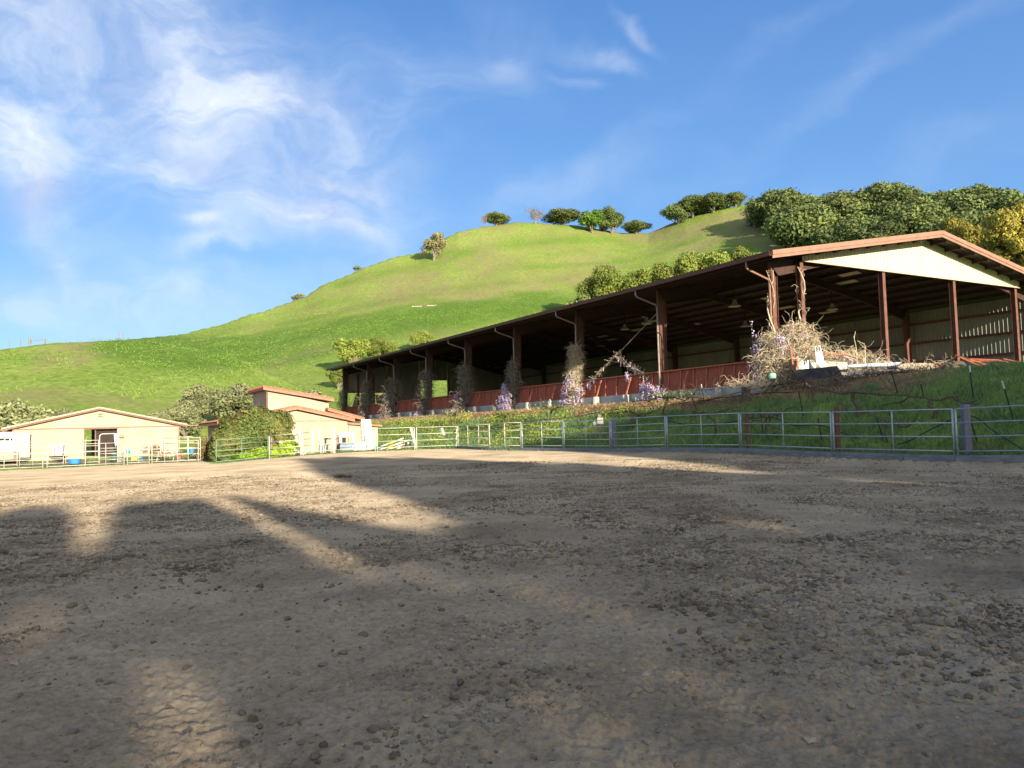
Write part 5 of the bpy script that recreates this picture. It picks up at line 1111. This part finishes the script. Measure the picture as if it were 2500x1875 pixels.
    P=AT(1886,926,39); MB().lathe(P,[(.02,.34),(.16,.3),(.2,.18),(.17,.02),(.02,0)],12).obj('glass_float',mat('pale_green_glass',(.35,.62,.42),None,1,.2,spec=.6),label='pale green globe hanging in the vine by the corner column',cat='globe')
    # brushwood heap to the right of the boards
    for l,px,py,Y,sx,sz,n,m_,nm in (('tangled straw coloured brush around the letter boards',1985,872,39.6,1.1,.4,420,M['twig'],'brush_pile'),('heap of dry branches along the shed floor edge',2190,893,38.5,2.6,.12,260,M['twig'],'brush_pile')):
        c=AT(px,py,Y); t=thing(nm,l,'brush pile',c); mb=MB(); tangle(mb,rg,n,lambda g:c+UD*0+np.array([g.normal()*sx*.6,g.normal()*.5,abs(g.normal())*sz-.2]),1,.7,.013,-.1); mb.obj('branches',m_,t)
    for px,l in ((2092,'bare upright sapling left of the second gable post'),(2110,'second bare upright sapling near the second gable post')):
        c=AT(px,880,38.6); tp=AT(px-8 if px<2100 else px,820 if px<2100 else 838,38.6); m=MB(); m.tube([c-Z*.5,(c+tp)/2+[.05,0,0],tp],[.03,.022,.01],5)
        for k in range(5): s=c+(tp-c)*rg.random(); m.tube([s,s+[rg.normal()*.3,0,.35*rg.random()+.1]],.01,3)
        m.obj('sapling',M['twig'],label=l,cat='sapling')
    # log and pole stack on the bank
    for k in range(46):
        rr=k%6; y=935+rr*6.2+rg.normal()*2; x0=1960+rr*14+rg.random()*190; x1=min(2370-rr*16,x0+110+rg.random()*170); Y=36.2-rr*.28
        a=AT(x0,y+4*rg.normal()*.5,Y+.2*rg.random());b=AT(x1,y-3+3*rg.normal(),Y-.9-.3*rg.random())
        for q in (a,b): q[2]=max(q[2],TZ(q[0],q[1])+.05)
        w=.035+.045*rg.random(); mid=(a+b)/2+rg.normal(size=3)*.06
        MB().tube([a,mid,b],[w,w*.9,w*.6],6).obj('stacked_pole',M['brush'],label='weathered brown pole lying in the long stack on the bank',cat='pole',group='poles stacked on the bank')
    c=AT(2180,955,35.3); mb=MB(); tangle(mb,rg,700,lambda g:(lambda q:np.array([q[0],q[1],TZ(q[0],q[1])+.12+.25*g.random()]))(AT(1990+350*g.random(),930,36.5-1.6*g.random())),1,.8,.014,-.15)
    o=mb.obj('brush_litter',M['brush'],label='thin brushwood littering the pole stack',cat='brush'); o['kind']='stuff'
    MB().tube([AT(2133,958,34.8),AT(2152,940,35.2),AT(2177,919,35.6)],[.03,.03,.025],5).obj('birch_stick',M['paper'],label='pale speckled stick slanting over the pole stack',cat='stick')
    # metal sheets and concrete edge
    slab('long blue grey metal sheet on top of the brush','metal sheet','metal_sheet',[(2052,897),(2190,893),(2202,884),(2140,886),(2075,890)],38.,.03,M['sheet'])
    slab('long pale board lying below the blue grey sheet','board','pale_board',[(2072,915),(2205,908),(2210,900),(2075,906)],37.2,.08,M['pier'])
    slab('flat concrete strip under the flatbed wheel','concrete strip','concrete_strip',[(2205,922),(2410,915),(2408,908),(2205,913)],35.8,.2,M['conc'])
    # tarp covered flatbed cart with one wheel
    t=thing('flatbed_cart','low flatbed cart with cream tarp and a single big tyre','cart',AT(2270,915,37))
    q=[(2190,896),(2210,905),(2318,903),(2336,896),(2322,889),(2280,887),(2215,886),(2198,890)]
    MB().prism([AT(x,y,37.2) for x,y in q][::-1],(0,1.2,0)).obj('tarp_load',M['stucco'],t)
    MB().prism([AT(2205,908,37.),AT(2325,906,36.6),AT(2325,902,36.6),AT(2205,903,37.)],(0,1.4,0)).obj('deck',M['rust'],t)
    for x in (2285,2302): MB().prism([AT(x,900,37.15),AT(x+9,900,37.1),AT(x+10,889,37.1),AT(x+1,888,37.15)],(0,.1,0)).obj('rust_patch',M['rustb'],t)
    c=AT(2340,901,36.1); ax=(N3(np.array([.93,-.35,0])),Z,N3(np.array([-.35,-.93,0])))
    w=MB().lathe(c,[(.17,.08),(.18,.13),(.30,.15),(.37,.10),(.39,0),(.37,-.10),(.30,-.13)],24,ax=ax).obj('wheel',M['tyre'],t,smooth=True)
    MB().lathe(c,[(.01,.10),(.05,.10),(.07,.07),(.15,.06),(.185,.12),(.185,.0)],20,ax=ax).obj('rim',M['rim'],w) if False else MB().lathe(c,[(.01,.10),(.05,.10),(.07,.07),(.15,.06),(.185,.12),(.185,.0)],20,ax=ax).obj('rim',M['rim'],t)
    MB().lathe(AT(2325,901,36.9),[(.17,.08),(.30,.12),(.38,.1),(.39,0),(.37,-.10),(.30,-.13)],24,ax=ax).obj('wheel',M['tyre'],t,smooth=True)
    # rusty folded pipe frames
    t=thing('folded_gate','collapsed rust orange pipe frame slumped over a black tarp','frame',AT(2400,900,36.5))
    P_=lambda x,y,Y=36.2:AT(x,y,Y)
    for p,q in (((2332,867),(2415,903)),((2332,867),(2370,877)),((2362,876),(2440,879)),((2368,882),(2445,880)),((2385,893),(2470,893)),((2398,884),(2440,900)),((2345,871),(2430,896)),((2415,903),(2500,901)),((2440,880),(2500,893)),((2450,876),(2510,888)),((2446,884),(2510,898)),((2380,890),(2440,890))):
        MB().beam(P_(*p,36.3),P_(*q,35.8),.05,.05).obj('pipe',M['rustb'],t)
    a=[P_(2352,888,36.8),P_(2405,884,36.8),P_(2470,880,36.8),P_(2480,897,35.9),P_(2420,903,35.8),P_(2360,905,36.)]
    MB().prism(a,(0,.3,-.05)).obj('black_tarp',M['black'],label='black tarp bunched under the rusty pipe frame',cat='tarp')
    for k,(p,q) in enumerate((((2375,948),(2400,925)),((2380,940),(2420,930)))): MB().tube([AT(*p,34.6),AT(*q,35)],.035,6).obj('rusty_pipe',M['rustb'],label=['rusty pipe slanting at the right end of the pole stack','rusty pipe lying flat at the right end of the pole stack'][k],cat='pipe')
    for p,q,l in (((1945,870),(1950,915),'rust red angle iron left of the letter P board'),((1930,845),(1938,910),'rust red rod in the wisteria beside the corner column'),((2005,862),(2082,868),'rust red rail over the brush right of the letter B board')):
        MB().beam(AT(*p,38.9),AT(*q,38.7),.07,.07).obj('angle_iron',M['rustb'],label=l,cat='iron bar')
bank()
# ------------------------------------------------------------ grass and ground cover
def blades(name,pts,h,w,m,lab,cat,rg,lean=.35,k=1):
    n=len(pts); th=rg.random(n)*6.28; hh=h*(.5+rg.random(n)); a=np.stack([np.cos(th),np.sin(th),0*th],1)*(w*(.6+.8*rg.random(n)))[:,None]
    tp=pts+np.stack([lean*rg.normal(size=n)*hh,lean*rg.normal(size=n)*hh,hh],1)
    Q=np.stack([pts-a,pts+a,tp],1); o=MB().quads(Q).obj(name,m); o['kind']='stuff'; tag(o,lab,cat)
def cover():
    rg=np.random.default_rng(55)
    n=230000; u=-26+95*rg.random(n)**1.25; v=-9.6+10.5*rg.random(n)
    P=OB+u[:,None]*UD+v[:,None]*VD; x,y=P[:,0],P[:,1]
    mul=ss(-4.6,-3.2,v+fbm(x/2,y/2,3)*1.5)*ss(-4,2,u); mul=np.maximum(mul,ss(-3.8,-2.6,v+fbm(x/1.5,y/1.5,3)*1.2)*(u<2.5)*ss(-12,-9,u+fbm(x,y,2)))
    out=~inpoly(x,y,ARENA)&(polydist(x,y,ARENA)>.25)&(u<66); dens=.45+.8*fbm(x/1.2,y/1.2,3)
    keep=out&(rg.random(n)>mul*.985)&(rg.random(n)<dens+.35); x,y,u_=x[keep],y[keep],u[keep]
    pts=np.stack([x,y,terrain(x,y)-.03],1)
    lit=(u_>15)
    blades('bank_grass',pts,.19,.022,M['grass'],'long green grass on the bank behind the right fence','grass',rg)
    k=out&(mul>.5)&(rg.random(n)<.34); x,y=P[k,0],P[k,1]; pts=np.stack([x,y,terrain(x,y)-.02],1)
    blades('dry_litter',pts,.12,.018,M['dry'],'dry straw and dead stems on the upper bank','dry grass',rg,1.4)
    # green leafy plants on the sunlit bank
    n=2600; u=8+54*rg.random(n); v=-8.5+4.8*rg.random(n); P=OB+u[:,None]*UD+v[:,None]*VD
    k=(fbm(P[:,0]/2.2,P[:,1]/2.2,3)>-.02)&~inpoly(P[:,0],P[:,1],ARENA); P=P[k]; P[:,2]=terrain(P[:,0],P[:,1]); P=np.repeat(P,16,0); P=P+rg.normal(size=P.shape)*[.16,.16,.14]+[0,0,.18]
    o=MB().quads(leaves(P,rg.normal(size=P.shape),.05,rg)).obj('bank_herbs',M['lime']); o['kind']='stuff'; tag(o,'yellow green leafy herbs on the sunlit bank','herbs')
    # weeds along the foot of every fence and the yard edge
    pts=[]
    for a,b,n in (('L0','L3',2200),('g1','m2',2200),('m2','c0',1500),('c0','c4',900),('c4','c9',1500)):
        A=np.array(FP[a]);B=np.array(FP[b]);
        if a=='L0': segs=[('L0','L1'),('L1','L2'),('L2','L3')]
        elif a=='g1': segs=[('g1','g2'),('g2','m2')]
        else:
            ks=['c0','c1','c2','c3','c4','c5','c6','c7','c8','c9']; segs=[('m2','c0')] if a=='m2' else [(ks[i],ks[i+1]) for i in range(ks.index(a),ks.index(b))]
        for s,e in segs:
            A=np.array(FP[s]);B=np.array(FP[e]); m_=n//len(segs); t=rg.random((m_,1)); q=A+(B-A)*t+rg.normal(size=(m_,2))*.16; nn=N3(np.append(B-A,0)); nn=np.array([-nn[1],nn[0]])*(1 if s!='c9' else 1); pts.append(q+nn*.25*(1 if s[0]!='c' else (-1 if s in('c1',) else 1)))
    q=np.vstack(pts); z=terrain(q[:,0],q[:,1]); blades('fence_weeds',np.column_stack([q,z-.02]),.13,.02,M['grass'],'short weeds along the foot of the fences','weeds',rg,.6)
    # weeds on the yard strip along the stable and jump store
    n=9000; x=-46+34*rg.random(n); y=np.where(x<-19,62+4*rg.random(n),52.5+4*rg.random(n)); k=~inpoly(x,y,ARENA); x,y=x[k],y[k]; blades('yard_grass',np.stack([x,y,terrain(x,y)-.02],1),.1,.03,M['weed'],'short grass along the stable walls','grass',rg,.6)
    # tall weeds and bushes of rank grass on the lower hill
    n=150000; az=R(-30)+R(50)*rg.random(n); r=100+190*rg.random(n); x=r*np.sin(az); y=r*np.cos(az); e=(terrain(x,y)-CZ)/r
    band=weedband(az,e); k=(rg.random(n)<band*(.25+1.3*ss(-.15,.35,fbm(x/9,y/9,3))))&(r>104); x,y,r=x[k],y[k],r[k]
    P=np.stack([x,y,terrain(x,y)],1); P=np.repeat(P,3,0)+rg.normal(size=(len(P)*3,3))*[.3,.3,.12]
    o=MB().quads(leaves(P+[0,0,.22],rg.normal(size=P.shape)+[0,-.4,.9],.12,rg,.7)).obj('hill_weeds',M['weed']); o['kind']='stuff'; tag(o,'rank leafy weeds covering the lower hillside','weeds')
    # fine pasture tufts over the rest of the slope
    n=90000; az=R(-38)+R(76)*rg.random(n); r=98+330*rg.random(n); x=r*np.sin(az); y=r*np.cos(az); P=np.stack([x,y,terrain(x,y)-.05],1)
    k=(fbm(x/12,y/12,3)>-.1)&(P[:,2]>-3); blades('pasture_tufts',P[k],.38,.12,M['weed'],'tufts of pasture grass over the hill','grass',rg,.5)
    # hilltop rail jump and poles
    for px,py,w,l,z in ((92,832,30,'tiny wooden rail on the skyline of the left knoll',.8),(783,765,26,'tiny wooden rail jump on the hill slope',.9),(1018,744,22,'tiny white rail lying on the hill left piece',.3),(1054,742,20,'tiny white rail lying on the hill right piece',.3)):
        P=HIT(px,py+5) ; 
        while P is None: py+=2; P=HIT(px,py+5)
        W_=hw(P,w)/2; t=thing('hill_rail',l,'rail',P)
        for s in (-1,1): MB().box(P+[s*W_,0,z/2],(.09,.09,z/2+.1)).obj('post',M['wood'] if z>.5 else M['white'],t)
        MB().box(P+[0,0,z-.1],(W_,.06,.07)).obj('rail',M['wood'] if z>.5 else M['white'],t)
    for k,px in enumerate((22,50,70,290,300)):
        P=oh(px,842 if px<100 else 828); MB().tube([P-[0,0,.3],P+[0,0,1.5]],.08,5).obj('fence_post',M['wood'],label='thin fence post on the skyline of the left knoll',cat='post',group='skyline fence posts')
    # dung heap in the arena
    for px,py,s,l in ((833,1166,.22,'dark dung heap lying in the shaded arena'),(851,1167,.07,'small dark dung lump right of the heap')):
        P=HIT(px,py); mb=MB(); 
        for k in range(9 if s>.1 else 3):
            c=P+rg.normal(size=3)*[s*.6,s*.35,.01]+[0,0,.05]; mb.lathe(c,[(.005,-.05),(.05,-.03),(.065,.01),(.045,.045),(.005,.055)],7)
        mb.obj('dung_heap',M['vine'],label=l,cat='dung')
cover()
